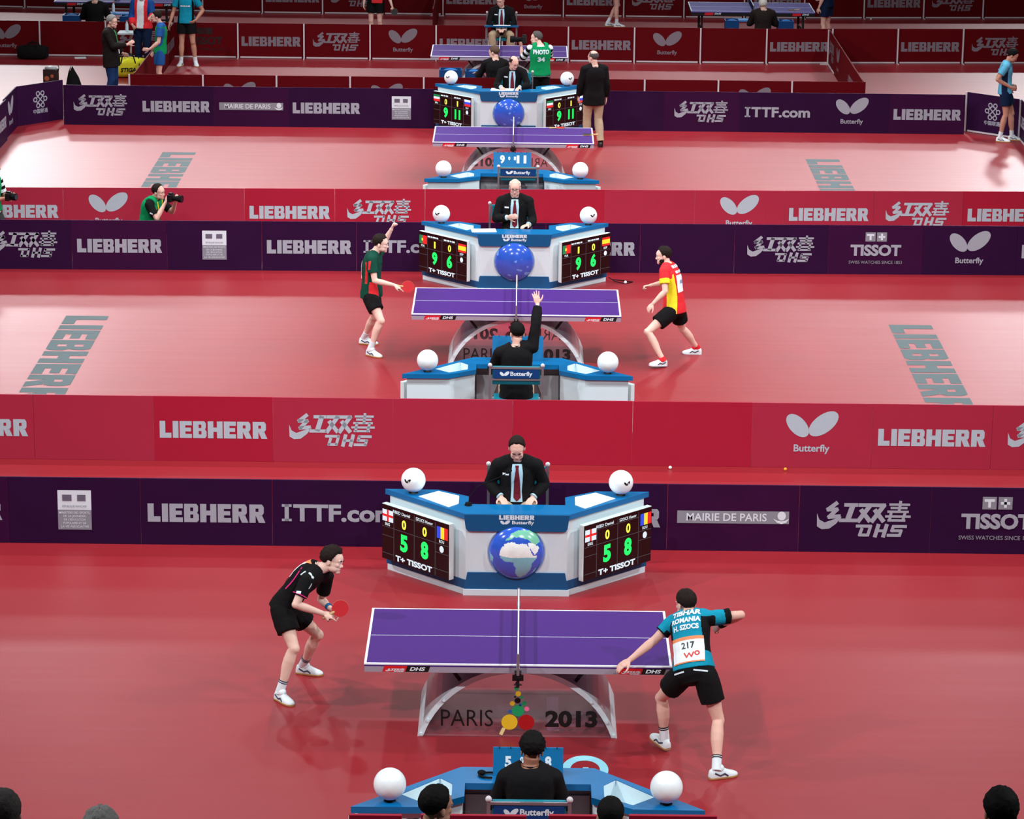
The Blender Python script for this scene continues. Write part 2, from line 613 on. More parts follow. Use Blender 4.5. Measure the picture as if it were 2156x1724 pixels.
def floor_text(name, m2, mat, xf):
    mb = MB()
    mb.flat(m2, xf)
    return struct(mb.build(name, mat))


for n, (y0, y1, xl, xr) in enumerate(((15.52, 10.95, -6.08, 5.44), (28.15, 23.55, -6.16, 5.36))):
    L_ = y0 - y1
    m2 = m2_xf(liebherr2(1.0), L_, 0.60 / 0.163)
    ym = (y0 + y1) / 2
    floor_text('floor_marking_%d' % (2 * n + 1), m2, FLOOR_G, lambda p, x=xl: (x + p[1], ym - p[0], 0.002))
    floor_text('floor_marking_%d' % (2 * n + 2), m2, FLOOR_G, lambda p, x=xr: (x + p[1], ym - p[0], 0.002))
floor_text('floor_marking_5', m2_join(ring2(0, 0, 0.13, 0.205, 40), rect2(-0.02, -0.13, 0.03, 0.03)), FLOOR_B, lambda p: (0.60 + p[0], -1.33 + p[1] * 1.6, 0.002))
floor_text('floor_marking_6', m2_join(rect2(.27, -.42, .38, .55), m2_xf(text2d('DE', .42, .03, w=.34), 1, 1, .62, -.30)), FLOOR_L, lambda p: (p[0], p[1] * 0.9 - 0.02, 0.002))

# ------------------------------------------------------------------ court barriers
ORD = ['first', 'second', 'third', 'fourth', 'fifth', 'sixth', 'seventh', 'eighth', 'ninth', 'tenth', 'eleventh', 'twelfth', 'thirteenth']
_BOARD = {}


def court_barrier(p0, p1, mat, logo, lmats, label, group, h=0.75, frame=False, zlogo=None, gap=0.003):
    p0, p1 = V((p0[0], p0[1], 0)), V((p1[0], p1[1], 0))
    d = p1 - p0
    L_ = d.length
    key = (mat.name, round(L_, 2), h, frame)
    if key not in _BOARD:
        mb = MB()
        mb.box((0, 0, h / 2 + 0.0005), (L_ - gap, 0.022, h - 0.001))
        _BOARD[key] = mb.mesh('court_barrier', mat)
    o = link('court_barrier', _BOARD[key], bevel=0.0015)
    tag(o, label, 'barrier', group, (p0 + p1) / 2, math.atan2(d.y, d.x))
    if logo:
        lo = link('printed_logo', logo_mesh(logo, lmats), o)
        lo.location = (0, -0.0125, (h / 2 + 0.01) if zlogo is None else zlogo)
        if logo in ('china', 'wing', 'knot', 'ministry', 'tissot', 'tissot_dark') and L_ < 1.2:
            lo.scale = (0.9, 1, 0.9)
    if frame:
        if ('pole', h) not in _BOARD:
            mb = MB()
            mb.box((0, 0, h / 2), (0.030, 0.030, h))
            mb.bar((0, 0.16, 0.012), (0, -0.16, 0.012), 0.022, 0.022)
            _BOARD[('pole', h)] = mb.mesh('side_post', WHITE_T)
        if ('rail', round(L_, 2)) not in _BOARD:
            mb = MB()
            mb.box((0, 0, 0.025), (L_ - 0.10, 0.03, 0.03))
            _BOARD[('rail', round(L_, 2))] = mb.mesh('bottom_rail', WHITE_T)
        a = link('side_post', _BOARD[('pole', h)], o)
        a.location = (-L_ / 2, -0.022, 0)
        b = link('bottom_rail', _BOARD[('rail', round(L_, 2))], o)
        b.location = (0, -0.012, 0)
    return o


def barrier_row(xs, y, mats, logos, lmats, colour, where, group, frame=False, h=0.75, zlogo=None):
    yf = y if callable(y) else (lambda x: y)
    n = len(logos)
    for i, lg in enumerate(logos):
        if lg == 'skip':
            continue
        mt = mats[i % len(mats)] if isinstance(mats, list) else mats
        lab = '%s barrier with %s, %s from left in row %s' % (colour, LOGO_WORDS[lg], ORD[i] if i < 13 else 'last', where)
        court_barrier((xs[i], yf(xs[i])), (xs[i + 1], yf(xs[i + 1])), mt, lg, lmats, lab, group, frame=frame, h=h, zlogo=zlogo)


def grid(a, n, s=1.413):
    return [a + s * i for i in range(n + 1)]


barrier_row(grid(-6.893, 10), 5.04, [PURPLE_B, PURPLE, PURPLE, PURPLE, PURPLE, PURPLE, PURPLE_B, PURPLE, PURPLE, PURPLE],
            ['block', 'ministry', 'block', 'ittf', None, 'block', 'mairie', 'china', 'tissot', None], LM_P, 'purple', 'behind nearest umpire', 'front purple barriers', h=0.74)
barrier_row(grid(-7.115, 10, 1.405), 8.29, [RED_B, RED_B, RED_A, RED_B, RED_B, RED_A, RED_A, RED_B, RED_B, RED_B],
            ['block', None, 'block', 'china', None, None, None, 'wing', 'block', 'china'], LM_R, 'red', 'behind the nearest purple one', 'front red barriers', h=0.785)
barrier_row(grid(-8.12, 12, 1.412), lambda x: 18.64 + x * 0.022, [PURPLE, PURPLE_B, PURPLE, PURPLE],
            ['china', 'block', 'ministry', 'block', 'ittf', None, 'block', None, 'china', 'tissot', 'wing', 'block'], LM_P, 'purple', 'behind middle table', 'middle purple barriers', h=0.75)
barrier_row(grid(-8.62, 12, 1.417), lambda x: 21.28 + x * 0.035, [RED_B, RED_B, RED_B, RED_A, RED_A, RED_A, RED_A, RED_B],
            ['block', 'wing', None, 'block', 'china', None, None, None, 'wing', 'block', 'china', 'block'], LM_R, 'red', 'behind the bald umpire', 'middle red barriers', h=0.74)
barrier_row(grid(-8.62, 12, 1.407), 30.88, [PURPLE, PURPLE, PURPLE_B],
            ['china', 'block', 'mairie', 'block', 'ministry', None, None, None, 'china', 'ittf', 'wing', 'block'], LM_P, 'dark purple', 'behind farthest purple desk', 'far purple barriers', h=0.75)
# angled corner boards and the side walls of the third court
court_barrier((-9.46, 30.62), (-8.72, 31.48), PURPLE, 'knot', LM_P, 'angled purple barrier with knot emblem, beside the carrier bag and left corner', 'corner barriers', frame=False)
court_barrier((8.34, 31.2), (9.22, 30.42), PURPLE, 'knot', LM_P, 'angled purple barrier with knot emblem, behind the walking player in pale blue', 'corner barriers', frame=True)
for i, lg in enumerate(('wing', 'block', 'china', 'block')):
    court_barrier((-9.46 + 0.04 * i, 30.58 - 1.41 * (i + 1)), (-9.46 + 0.04 * i, 30.58 - 1.41 * i), PURPLE, lg, LM_P,
                  'purple barrier at left edge, %s, %s from corner board' % (LOGO_WORDS[lg], ORD[i]), 'left side barriers')
for i, lg in enumerate(('block', 'wing', 'china')):
    court_barrier((9.24, 30.40 - 1.41 * i), (9.24, 30.40 - 1.41 * (i + 1)), PURPLE, lg, LM_P,
                  'purple barrier at right edge, %s, %s from corner board' % (LOGO_WORDS[lg], ORD[i]), 'right side barriers', frame=(i == 0))
barrier_row(grid(-7.55, 10, 1.409), 32.25, RED_C, [None, 'wing', None, 'wing', None, 'china', None, None, 'wing', None], LM_D, 'dimmed red', 'above far purple row', 'near barriers of the fourth court', frame=True, zlogo=.335)
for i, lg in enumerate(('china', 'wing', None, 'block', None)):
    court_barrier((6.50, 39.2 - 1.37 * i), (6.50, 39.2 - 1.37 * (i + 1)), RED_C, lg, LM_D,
                  'dimmed red barrier right of fourth court, %s, %s from far corner' % (LOGO_WORDS[lg], ORD[i]), 'right side of the fourth court', frame=(i == 0))
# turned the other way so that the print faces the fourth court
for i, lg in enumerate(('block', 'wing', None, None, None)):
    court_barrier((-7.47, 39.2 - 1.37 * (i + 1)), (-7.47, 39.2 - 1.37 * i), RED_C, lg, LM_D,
                  'dimmed red barrier left of fourth court, %s, %s from far corner' % (LOGO_WORDS[lg], ORD[i]), 'left side of the fourth court')
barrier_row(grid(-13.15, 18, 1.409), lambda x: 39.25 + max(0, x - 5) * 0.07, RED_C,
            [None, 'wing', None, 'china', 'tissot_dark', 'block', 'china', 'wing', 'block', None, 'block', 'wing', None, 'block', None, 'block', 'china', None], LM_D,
            'dimmed red', 'behind fourth table', 'far barriers of the fourth court', frame=True)
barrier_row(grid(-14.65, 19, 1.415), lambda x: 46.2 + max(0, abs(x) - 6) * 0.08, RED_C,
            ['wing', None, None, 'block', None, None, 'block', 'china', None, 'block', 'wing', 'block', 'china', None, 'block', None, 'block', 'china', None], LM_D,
            'dimmed red', 'at the very top', 'farthest barriers', frame=True)
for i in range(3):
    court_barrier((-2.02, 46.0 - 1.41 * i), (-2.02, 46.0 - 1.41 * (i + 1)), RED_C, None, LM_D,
                  'dimmed red barrier seen end-on between the farthest courts, %s from the top row' % ORD[i], 'dividing barriers of the farthest courts', frame=(i == 0))


# ------------------------------------------------------------------ table tennis tables
def arch_poly(r, n=28):
    a0 = math.asin(0.285 / r)
    return [(r * math.cos(a0 + (math.pi - 2 * a0) * i / n), r * math.sin(a0 + (math.pi - 2 * a0) * i / n) - 0.285) for i in range(n + 1)]


DOTC = {k: M('dot_' + k, c, 0.4) for k, c in dict(yellow=(236, 190, 40), red=(176, 22, 26), green=(24, 152, 92), pink=(240, 110, 150), blue=(26, 92, 168), black=(8, 6, 8), cream=(240, 220, 150)).items()}
TABLE_MESH = {}


def make_table(cx, cy, label, back_print=True):
    t = thing('table_tennis_table', label, 'table', (cx, cy, 0), 0, 'show tables on arches')

    def part(name, fn, mats, parent, **kw):
        key = name + fn.__name__
        if key not in TABLE_MESH:
            mb = MB()
            fn(mb)
            TABLE_MESH[key] = mb.mesh(name, mats, kw.get('smooth', False), 40)
        return link(name, TABLE_MESH[key], parent, kw.get('label'), kw.get('bevel', 0))

    def half_l(m): m.box((-0.686, 0, 0.747), (1.368, 1.525, 0.026))
    def half_r(m): m.box((0.686, 0, 0.747), (1.368, 1.525, 0.026))
    tl = part('table_half', half_l, TABLE_P, t)
    tr = part('table_half', half_r, TABLE_P, t)

    def lines(sx):
        def f(m):
            z = 0.7612
            for y in (-0.7525, 0.7525):
                m.box((sx * 0.686, y, z), (1.366, 0.02, 0.0016))
            m.box((sx * 1.36, 0, z), (0.02, 1.485, 0.0016))
            m.box((sx * 0.68, 0, z), (1.33, 0.006, 0.0016))
            # painted white top rim round the edge of the half
            for y in (-0.7632, 0.7632):
                m.box((sx * 0.686, y, 0.7555), (1.368, 0.0016, 0.012))
            m.box((sx * 1.3712, 0, 0.7555), (0.0016, 1.525, 0.012))
        f.__name__ = 'lines' + str(sx)
        return f
    part('line_marking', lines(-1), TABLE_W, tl)
    part('line_marking', lines(1), TABLE_W, tr)

    def apron_f(m):
        for y in (-0.7485, 0.7485):
            for sx in (-1, 1):
                m.box((sx * 0.69, y, 0.7075), (1.355, 0.028, 0.053))
        for sx in (-1, 1):
            m.box((sx * 1.354, 0, 0.7075), (0.028, 1.47, 0.053))
    ap = part('apron', apron_f, APRON, t)

    def badge(x0):
        def f(m):
            for dx, mi in ((0, 0), (0.205, 1)):
                a, b = x0 + dx, x0 + dx + 0.205
                m.flat(poly2([(a, 0.684), (b, 0.684), (b + 0.02, 0.741), (a + 0.02, 0.741)]), lambda p: (p[0], -0.7632, p[1]), mi)
            m.flat(m2_xf(dhs2(0.17), 1, .5, x0 + 0.115, 0.700), lambda p: (p[0], -0.7642, p[1]), 2)
            m.flat(m2_xf(text2d('DHS', 0.034, 0.035, 0.25, w=0.14), 1, 1, x0 + 0.315, 0.696), lambda p: (p[0], -0.7642, p[1]), 2)
        f.__name__ = 'badge%d' % (x0 * 100)
        return f
    for x0 in (-1.21, 0.89):
        part('printed_logo', badge(x0), [M('badge_red', (214, 30, 36), 0.4), BLACK, PRINT_W], ap)

    def arch(m):
        o, i = arch_poly(0.945), arch_poly(0.897)
        n = len(o)
        for k in range(n - 1):
            q = [o[k], o[k + 1], i[k + 1], i[k]]
            vs = [(x, -0.57, max(z, 0.001)) for x, z in q] + [(x, 0.57, max(z, 0.001)) for x, z in q]
            m.add(vs, [(0, 4, 5, 1), (3, 2, 6, 7), (0, 1, 2, 3), (7, 6, 5, 4)])
    ar = part('arch_support', arch, FROST, t)

    def bolts(k):
        def f(m):
            for y in (-0.575,):
                a = R(k)
                m.tube([(0.921 * math.cos(a), y, 0.921 * math.sin(a) - 0.285), (0.921 * math.cos(a), y - 0.02, 0.921 * math.sin(a) - 0.285)], 0.014, 10)
        f.__name__ = 'bolt%d' % k
        return f
    for k in (20, 29, 44, 136, 151, 160):
        part('bolt', bolts(k), WHITE, ar)

    def pane(m):
        ps = [(x, max(z, 0.004)) for x, z in arch_poly(0.893)]
        m.prism(ps, -0.004, 0.004, xf=lambda p: V((p.x, p.z, p.y)))
        m.box((0, 0, 0.006), (1.76, 0.016, 0.012))
    for sy in (-1, 1):
        pn = part('acrylic_panel', pane, CLEAR, t)
        pn.location = (0, sy * 0.555, 0)
        if sy > 0:
            pn.rotation_euler = (0, 0, math.pi)
            if not back_print:
                continue

        def city(m): m.flat(m2_xf(text2d('PARIS', 0.155, -0.004, w=0.47), 1, 1, -0.455, 0.10), lambda p: (p[0], -0.0052, p[1]))
        def year(m): m.flat(m2_xf(text2d('2013', 0.155, 0.045, w=0.47), 1, 1, 0.485, 0.10), lambda p: (p[0], -0.0052, p[1]))
        part('lettering', city, BLACK, pn)
        part('lettering', year, BLACK, pn)

        def dots(m):
            cols = list(DOTC)
            for X, Y_, r_, c in ((955, 380, 45, 'yellow'), (1050, 380, 45, 'red'), (1003, 315, 34, 'green'), (1052, 305, 14, 'pink'), (957, 320, 10, 'blue'), (970, 275, 14, 'yellow'),
                                 (1037, 275, 14, 'green'), (1000, 258, 17, 'black'), (1022, 240, 9, 'green'), (1003, 220, 15, 'yellow'), (993, 190, 13, 'green'), (995, 162, 10, 'blue'), (985, 238, 6, 'black'), (1016, 282, 8, 'blue')):
                m.flat(ell2((720 + X / 2.695 - 1091) / 233, (1552 - 1380 - Y_ / 2.695) / 218, r_ / 2.695 / 228, r_ / 2.695 / 228), lambda p: (p[0], -0.0056 - (0.0006 if c == 'black' else 0), p[1]), cols.index(c))
            m.flat(stroke2([(-0.125, 0.075), (-0.145, 0.03)], 0.032), lambda p: (p[0], -0.0054, p[1]), cols.index('cream'))
        part('dot_logo', dots, list(DOTC.values()), pn)

    def strut(sx, sy):
        def f(m):
            m.bar((sx * 0.66, sy * 0.46, 0.69), (sx * 0.50, sy * 0.46, 0.475), 0.022, 0.03)
        f.__name__ = 'strut%d%d' % (sx, sy)
        return f
    for sx in (-1, 1):
        for sy in (-1, 1):
            part('strut', strut(sx, sy), BLACK, t)

    def brace(m):
        m.box((0, 0, 0.66), (0.24, 0.5, 0.08))
        for sx in (-1, 1):
            m.bar((sx * 0.09, 0.1, 0.64), (sx * 0.17, 0.1, 0.50), 0.03, 0.03)
    part('centre_brace', brace, M('dark_brown_metal', (52, 22, 26), 0.5), t)
    return t


def make_net(cx, cy, label):
    t = thing('table_net', label, 'net', (cx, cy, 0), 0, 'white-taped nets')
    if 'net' not in TABLE_MESH:
        m = MB()
        m.box((0, 0, 0.9065), (0.012, 1.83, 0.017))
        TABLE_MESH['net'] = m.mesh('top_tape', TABLE_W)
        m = MB()
        for i in range(122):
            y = -0.908 + i * 0.015
            m.box((0, y, 0.832), (0.0016, 0.0016, 0.138))
        for j in range(9):
            m.box((0, 0, 0.765 + j * 0.0155), (0.0016, 1.82, 0.0016))
        TABLE_MESH['netm'] = m.mesh('net_mesh', M('dark_net_thread', (26, 20, 60), 0.8))
        m = MB()
        m.tube([(0, -0.92, 0.72), (0, -0.92, 0.92)], 0.012, 10)
        m.box((0, -0.86, 0.775), (0.03, 0.14, 0.028))
        TABLE_MESH['post'] = m.mesh('post', METAL)
        m = MB()
        m.box((0, -0.80, 0.685), (0.06, 0.10, 0.05))
        m.box((0.0, -0.79, 0.65), (0.10, 0.03, 0.05))
        m.tube([(0, -0.79, 0.66), (0, -0.79, 0.56)], 0.014, 8)
        m.tube([(-0.035, -0.79, 0.585), (0.035, -0.79, 0.585)], 0.008, 8)
        TABLE_MESH['clamp'] = m.mesh('clamp', BLACK)
    link('top_tape', TABLE_MESH['net'], t)
    link('net_mesh', TABLE_MESH['netm'], t)
    for k in range(2):
        a = link('post', TABLE_MESH['post'], t)
        b = link('clamp', TABLE_MESH['clamp'], t)
        if k:
            a.rotation_euler = b.rotation_euler = (0, 0, math.pi)
    return t


TABLES = ((0, 0), (-0.068, 13.44), (-0.169, 26.03), (-0.495, 35.62))
for (x, y), l in zip(TABLES, ('purple table on clear arch between black-shirted and teal-shirted players', 'purple table on clear arch between green-shirted and red-shirted players',
                              'purple table on clear arch in front of the standing man in khaki trousers', 'small far purple table behind the photographer in a green vest')):
    make_table(x, y, l, y > 1)
for (x, y), l in zip(TABLES, ('white-taped net across the nearest purple table', 'white-taped net across the table of the raised-arm umpire', 'white-taped net across the purple table below the third blue globe', 'white-taped net across far table behind the green-vested photographer')):
    make_net(x, y, l)


# ------------------------------------------------------------------ umpire desks
from mathutils.geometry import tessellate_polygon
TOP = [(-.535, 0), (.535, 0), (1.38, .86), (.82, .85), (.50, .62), (.50, .345), (-.50, .345), (-.50, .62), (-.82, .85), (-1.38, .86)]
HOLE_R = [(.60, .36), (.70, .235), (1.0, .59), (.82, .765), (.60, .60)]
HOLE_L = [(-x, y) for x, y in HOLE_R][::-1]
ZT = 0.875
GU = (0.70, 0.714)

LAND = {
    'white': [[(650, 760), (700, 735), (810, 725), (830, 755), (880, 765), (920, 750), (1010, 760), (1040, 810), (1130, 965), (1200, 955), (1180, 1000), (1000, 985), (760, 990), (600, 975), (555, 960), (555, 900), (590, 830)],
              [(1040, 740), (1130, 760), (1180, 800), (1230, 830), (1200, 910), (1150, 950), (1040, 790)]],
    'teal': [[(555, 955), (1000, 980), (1185, 990), (1190, 1020), (1110, 1090), (1090, 1200), (1010, 1310), (900, 1370), (860, 1340), (820, 1260), (835, 1180), (790, 1110), (790, 1070), (640, 1060), (570, 1000)],
             [(1105, 1280), (1170, 1190), (1185, 1205), (1130, 1280)], [(385, 940), (450, 1010), (440, 1100), (400, 1080)]],
    'green': [[(640, 705), (700, 660), (740, 650), (745, 600), (800, 570), (880, 545), (1080, 560), (1180, 620), (1235, 745), (1180, 790), (1100, 745), (1030, 690), (960, 665), (880, 640), (850, 660), (800, 640), (760, 680), (700, 705)]],
}
LAND_C = {'white': (236, 240, 236), 'teal': (120, 186, 200), 'green': (118, 190, 160)}


def inpoly(x, y, P):
    c = False
    n = len(P)
    for i in range(n):
        (x0, y0), (x1, y1) = P[i], P[i - 1]
        if (y0 > y) != (y1 > y) and x < (x1 - x0) * (y - y0) / (y1 - y0) + x0:
            c = not c
    return c


GLOBE_M = [M('globe_ocean', (46, 88, 196), 0.16, 0.6, nscale=9, namt=0.28, coat=0.5)] + [M('globe_land_' + k, c, 0.2, 0.5, nscale=12, namt=0.16, coat=0.5) for k, c in LAND_C.items()] + [M('globe_cloud', (104, 150, 222), 0.2, 0.5, nscale=12, namt=0.3, coat=0.5)]


def globe_mesh(with_land):
    mb = MB()
    r, na, nr = 0.288, 112, 44
    pts = [(0, -0.150, 0)]
    for j in range(1, nr + 1):
        q = math.sin(j / nr * math.pi / 2)
        for i in range(na):
            a = 2 * math.pi * i / na
            pts.append((r * q * math.cos(a), -0.150 * math.sqrt(max(0, 1 - q * q)), r * q * math.sin(a)))
    mb.v = [V(p) for p in pts]
    rr = random.Random(3)

    def kind(c):
        X, Y_ = 840 + c.x / r * 480, 965 - c.z / r * 470
        if with_land:
            for k, n in enumerate(LAND):
                if any(inpoly(X, Y_, P) for P in LAND[n]):
                    return 1 + k
            return 0
        v = noise.noise(V((c.x * 11, c.z * 16, 3.3)))
        return 4 if (v > 0.32 and c.z < 0.06) or (c.x < -0.23 and v > 0.1) else 0
    for i in range(na):
        f = [0, 1 + i, 1 + (i + 1) % na]
        mb.f.append(f)
    for j in range(nr - 1):
        for i in range(na):
            a, b = 1 + j * na + i, 1 + j * na + (i + 1) % na
            mb.f.append([a, a + na, b + na, b])
    mb.m = [kind(sum((mb.v[i] for i in f), V()) / len(f)) for f in mb.f]
    return mb.mesh('globe', GLOBE_M, True)


GLOBES = {}
DESK = {}


def desk_parts():
    m = MB()
    loops = [TOP, HOLE_R, HOLE_L]
    flat = [p for l in loops for p in l]
    tris = tessellate_polygon([[V((x, y, 0)) for x, y in l] for l in loops])
    n = len(flat)
    m.add([(x, y, ZT) for x, y in flat] + [(x, y, ZT - 0.055) for x, y in flat], [list(t) for t in tris] + [[n + i for i in t][::-1] for t in tris])
    o = 0
    for l in loops:
        k = len(l)
        m.add([(x, y, ZT) for x, y in l] + [(x, y, ZT - 0.055) for x, y in l], [(i, (i + 1) % k, k + (i + 1) % k, k + i) for i in range(k)])
    DESK['desk_top'] = m.mesh('desk_top', BLUE)
    for sx in (-1, 1):
        m = MB()
        q = [(sx * x, y) for x, y in ((.52, .03), (1.325, .82), (.81, .81), (.515, .60))]
        k = len(q)
        m.add([(x, y, 0.001) for x, y in q] + [(x, y, ZT - 0.056) for x, y in q], [(i, (i + 1) % k, k + (i + 1) % k, k + i) for i in range(k)])
        DESK['wing%d' % sx] = m.mesh('wing_panel', WHITE)
        m = MB()
        h = [(sx * x, y) for x, y in HOLE_R]
        k = len(h)
        m.add([(x, y, ZT - 0.006) for x, y in h] + [(x * 0.985 + sx * .012, y * 0.985 + .007, ZT - 0.20) for x, y in h], [(i, (i + 1) % k, k + (i + 1) % k, k + i) for i in range(k)] + [list(range(k, 2 * k))])
        DESK['tray%d' % sx] = m.mesh('tray', WHITE)
        m = MB()
        a, b = V((sx * .52, .03, 0)), V((sx * 1.345, .84, 0))
        d = (b - a).normalized()
        nn = V((d.y * sx, -d.x * sx, 0))
        for z0, z1, mi, t in ((0.0, 0.065, 0, 0.012), (0.065, 0.16, 1, 0.010)):
            pa, pb = a - d * 0.015, b + d * (0.02 if mi else 0.0)
            vs = []
            for z in (z0 + 0.001, z1):
                vs += [pa + V((0, 0, z)), pb + V((0, 0, z)), pb + nn * t + V((0, 0, z)), pa + nn * t + V((0, 0, z))]
            m.add(vs, [(0, 1, 2, 3), (4, 7, 6, 5), (0, 4, 5, 1), (1, 5, 6, 2), (2, 6, 7, 3), (3, 7, 4, 0)], mi)
        DESK['skirt%d' % sx] = m.mesh('wing_skirting', [WHITE, BLUE_D])
    m = MB()
    m.box((0, 0.045, 0.41), (1.04, 0.03, 0.818))
    DESK['front'] = m.mesh('front_panel', WHITE)
    m = MB()
    m.box((0, 0.075, 0.41), (1.02, 0.02, 0.81))
    DESK['inner'] = m.mesh('modesty_board', GREY_IN)
    for sx in (-1, 1):
        m = MB()
        m.prism([(sx * .50, .68), (sx * .20, .68), (sx * .42, .10), (sx * .50, .10)], 0.087, 0.105, xf=lambda p: V((p.x, p.z, p.y)))
        DESK['gusset%d' % sx] = m.mesh('gusset', GREY_L)
    f = lambda p: V((p.x, p.z, p.y))
    m = MB()
    m.prism([(-.54, ZT - .003), (.54, ZT - .003), (.52, .72), (.495, .69), (-.495, .69), (-.52, .72)], -0.006, 0.035, xf=f)
    DESK['fascia'] = m.mesh('fascia', BLUE_D)
    m = MB()
    m.prism([(-.50, .244), (.50, .244), (.535, .065), (-.535, .065)], 0.012, 0.035, xf=f)
    DESK['band'] = m.mesh('lower_band', BLUE_D)
    m = MB()
    m.prism([(-.545, .066), (.545, .066), (.545, .001), (-.545, .001)], -0.002, 0.035, xf=f)
    DESK['plinth'] = m.mesh('plinth', WHITE)
    m = MB()
    g = lambda p: (p[0], -0.0075, p[1])
    m.flat(m2_xf(liebherr2(0.36), 1, .82, 0, 0.843), g)
    m.flat(m2_xf(wings2(0.10), 1, .9, -0.115, 0.786), g)
    m.flat(m2_xf(text2d('Butterfly', 0.036, 0.03, w=0.225), 1, 1, 0.065, 0.772), g)
    DESK['fascia_logo'] = m.mesh('printed_logo', PRINT_W)
    m = MB()
    rs = []
    for rr_, y in ((0.305, 0.028), (0.315, 0.005), (0.305, -0.012), (0.293, -0.004)):
        rs.append([V((rr_ * math.cos(2 * math.pi * i / 64), y, rr_ * math.sin(2 * math.pi * i / 64))) for i in range(64)])
    m.rings(rs, cap=False)
    DESK['rim'] = m.mesh('globe_rim', WHITE, True)


desk_parts()


def make_desk(x, y, rz, label, land=None):
    t = thing('umpire_desk', label, 'desk', (x, y, 0), rz, 'winged umpire desks')
    link('desk_top', DESK['desk_top'], t, bevel=0.004)
    link('front_panel', DESK['front'], t)
    link('modesty_board', DESK['inner'], t, 'dark grey inner board')
    fa = link('fascia', DESK['fascia'], t, bevel=0.004)
    link('printed_logo', DESK['fascia_logo'], fa)
    link('lower_band', DESK['band'], t)
    link('plinth', DESK['plinth'], t)
    for sx in (-1, 1):
        w = link('wing_panel', DESK['wing%d' % sx], t)
        link('wing_skirting', DESK['skirt%d' % sx], w)
        link('tray', DESK['tray%d' % sx], t, 'white sunken tray')
        link('gusset', DESK['gusset%d' % sx], t)
    if land is not None:
        if land not in GLOBES:
            GLOBES[land] = globe_mesh(land)
        g = link('globe', GLOBES[land], t, 'glossy blue half-globe')
        g.location = (0, 0.03, 0.462)
        rim = link('globe_rim', DESK['rim'], g)
        rim.location = (0, 0.0, 0)
    return t


DESKS = {
    'near1': (0.088, -3.50, math.pi), 'far1': (-0.028, 3.43, 0.0),
    'near2': (-0.040, 9.95, math.pi), 'far2': (-0.112, 17.24, 0.0),
    'near3': (-0.175, 22.24, math.pi), 'far3': (-0.275, 29.89, 0.0),
}
make_desk(*DESKS['far1'], 'blue and white umpire desk with globe showing Africa', True)
make_desk(*DESKS['far2'], 'blue and white umpire desk with plain ocean globe, in front of bald umpire in glasses', False)
make_desk(*DESKS['far3'], 'farthest blue and white umpire desk, beside standing man in khaki trousers', False)
make_desk(*DESKS['near1'], 'umpire desk seen from behind at the bottom edge, nearest of all')
make_desk(*DESKS['near2'], 'umpire desk seen from behind, at the umpire with raised arm')
make_desk(*DESKS['near3'], 'umpire desk seen from behind with an empty chair and 9 11 board')


def dl(key, x, y, z=0.0):
    """desk-local point -> world"""
    X, Y_, a = DESKS[key]
    return V((X + math.cos(a) * x - math.sin(a) * y, Y_ + math.sin(a) * x + math.cos(a) * y, z))


# ---- giant balls on the desk ends
BALL_ME = {}


def giant_ball(loc, label, emblem):
    if 'b' not in BALL_ME:
        m = MB()
        m.ball((0, 0, 0.139), 0.1275, nu=48, nv=30)
        BALL_ME['b'] = m.mesh('giant_ball', BALLW, True)
        m = MB()
        m.tube([(0, 0, 0.0), (0, 0, 0.018)], [0.05, 0.042], 24)
        BALL_ME['s'] = m.mesh('stand_ring', BLACK)
    o = link('giant_ball', BALL_ME['b'])
    tag(o, label, 'ball', 'giant white balls on umpire desks', loc)
    link('stand_ring', BALL_ME['s'], o)
    if emblem:
        m = MB()
        w = m2_join(ell2(-.019, .004, .024, .0105, R(-50)), ell2(.018, .007, .030, .0125, R(42)))
        n_ = V((emblem[0], -1, emblem[1])).normalized()
        xx = V((0, 0, 1)).cross(-n_).normalized() * -1
        xx = n_.cross(V((0, 0, 1))).normalized() * -1
        zz = n_.cross(xx) * -1
        if zz.z < 0:
            zz = -zz
        m.flat(w, lambda p: V((0, 0, 0.139)) + ((n_ * 0.1275 + xx * p[0] + zz * p[1]).normalized() * 0.1287))
        m.build('printed_emblem', BLACK, o)
    return o


for key, who in (('far1', 'of the desk with the Africa globe'), ('far2', 'of the bald glasses-wearing umpire\'s desk'), ('far3', 'of the farthest globe desk'),
                 ('near1', 'of the bottom-edge desk'), ('near2', 'of the raised-arm umpire\'s desk'), ('near3', 'of the desk with empty chair')):
    for sx in (-1, 1):
        wx = sx if key.startswith('far') else -sx
        giant_ball(dl(key, sx * 1.08, .725, ZT), 'big white ball on %s wing %s' % ('left' if wx < 0 else 'right', who), (wx * 0.55, 0.12) if key.startswith('far') else None)

# ---- electronic scoreboards on the wings
SCR = M('black_screen', (10, 4, 6), 0.25, 0.5)
GREEN_L = M('green_digits', (24, 222, 96), emit=1.0)
YELL_L = M('yellow_digits', (214, 226, 70), emit=0.9)
WHITE_L = M('white_pixels', (196, 214, 220), emit=0.75)
LINE_L = M('grey_screen_lines', (74, 74, 80), emit=0.5)
FLAGC = {k: M('flag_' + k, c, emit=0.7) for k, c in dict(red=(206, 34, 34), white=(200, 218, 226), blue=(44, 70, 214), yellow=(214, 206, 44), green=(20, 116, 66), sky=(96, 170, 222)).items()}
FK = list(FLAGC)


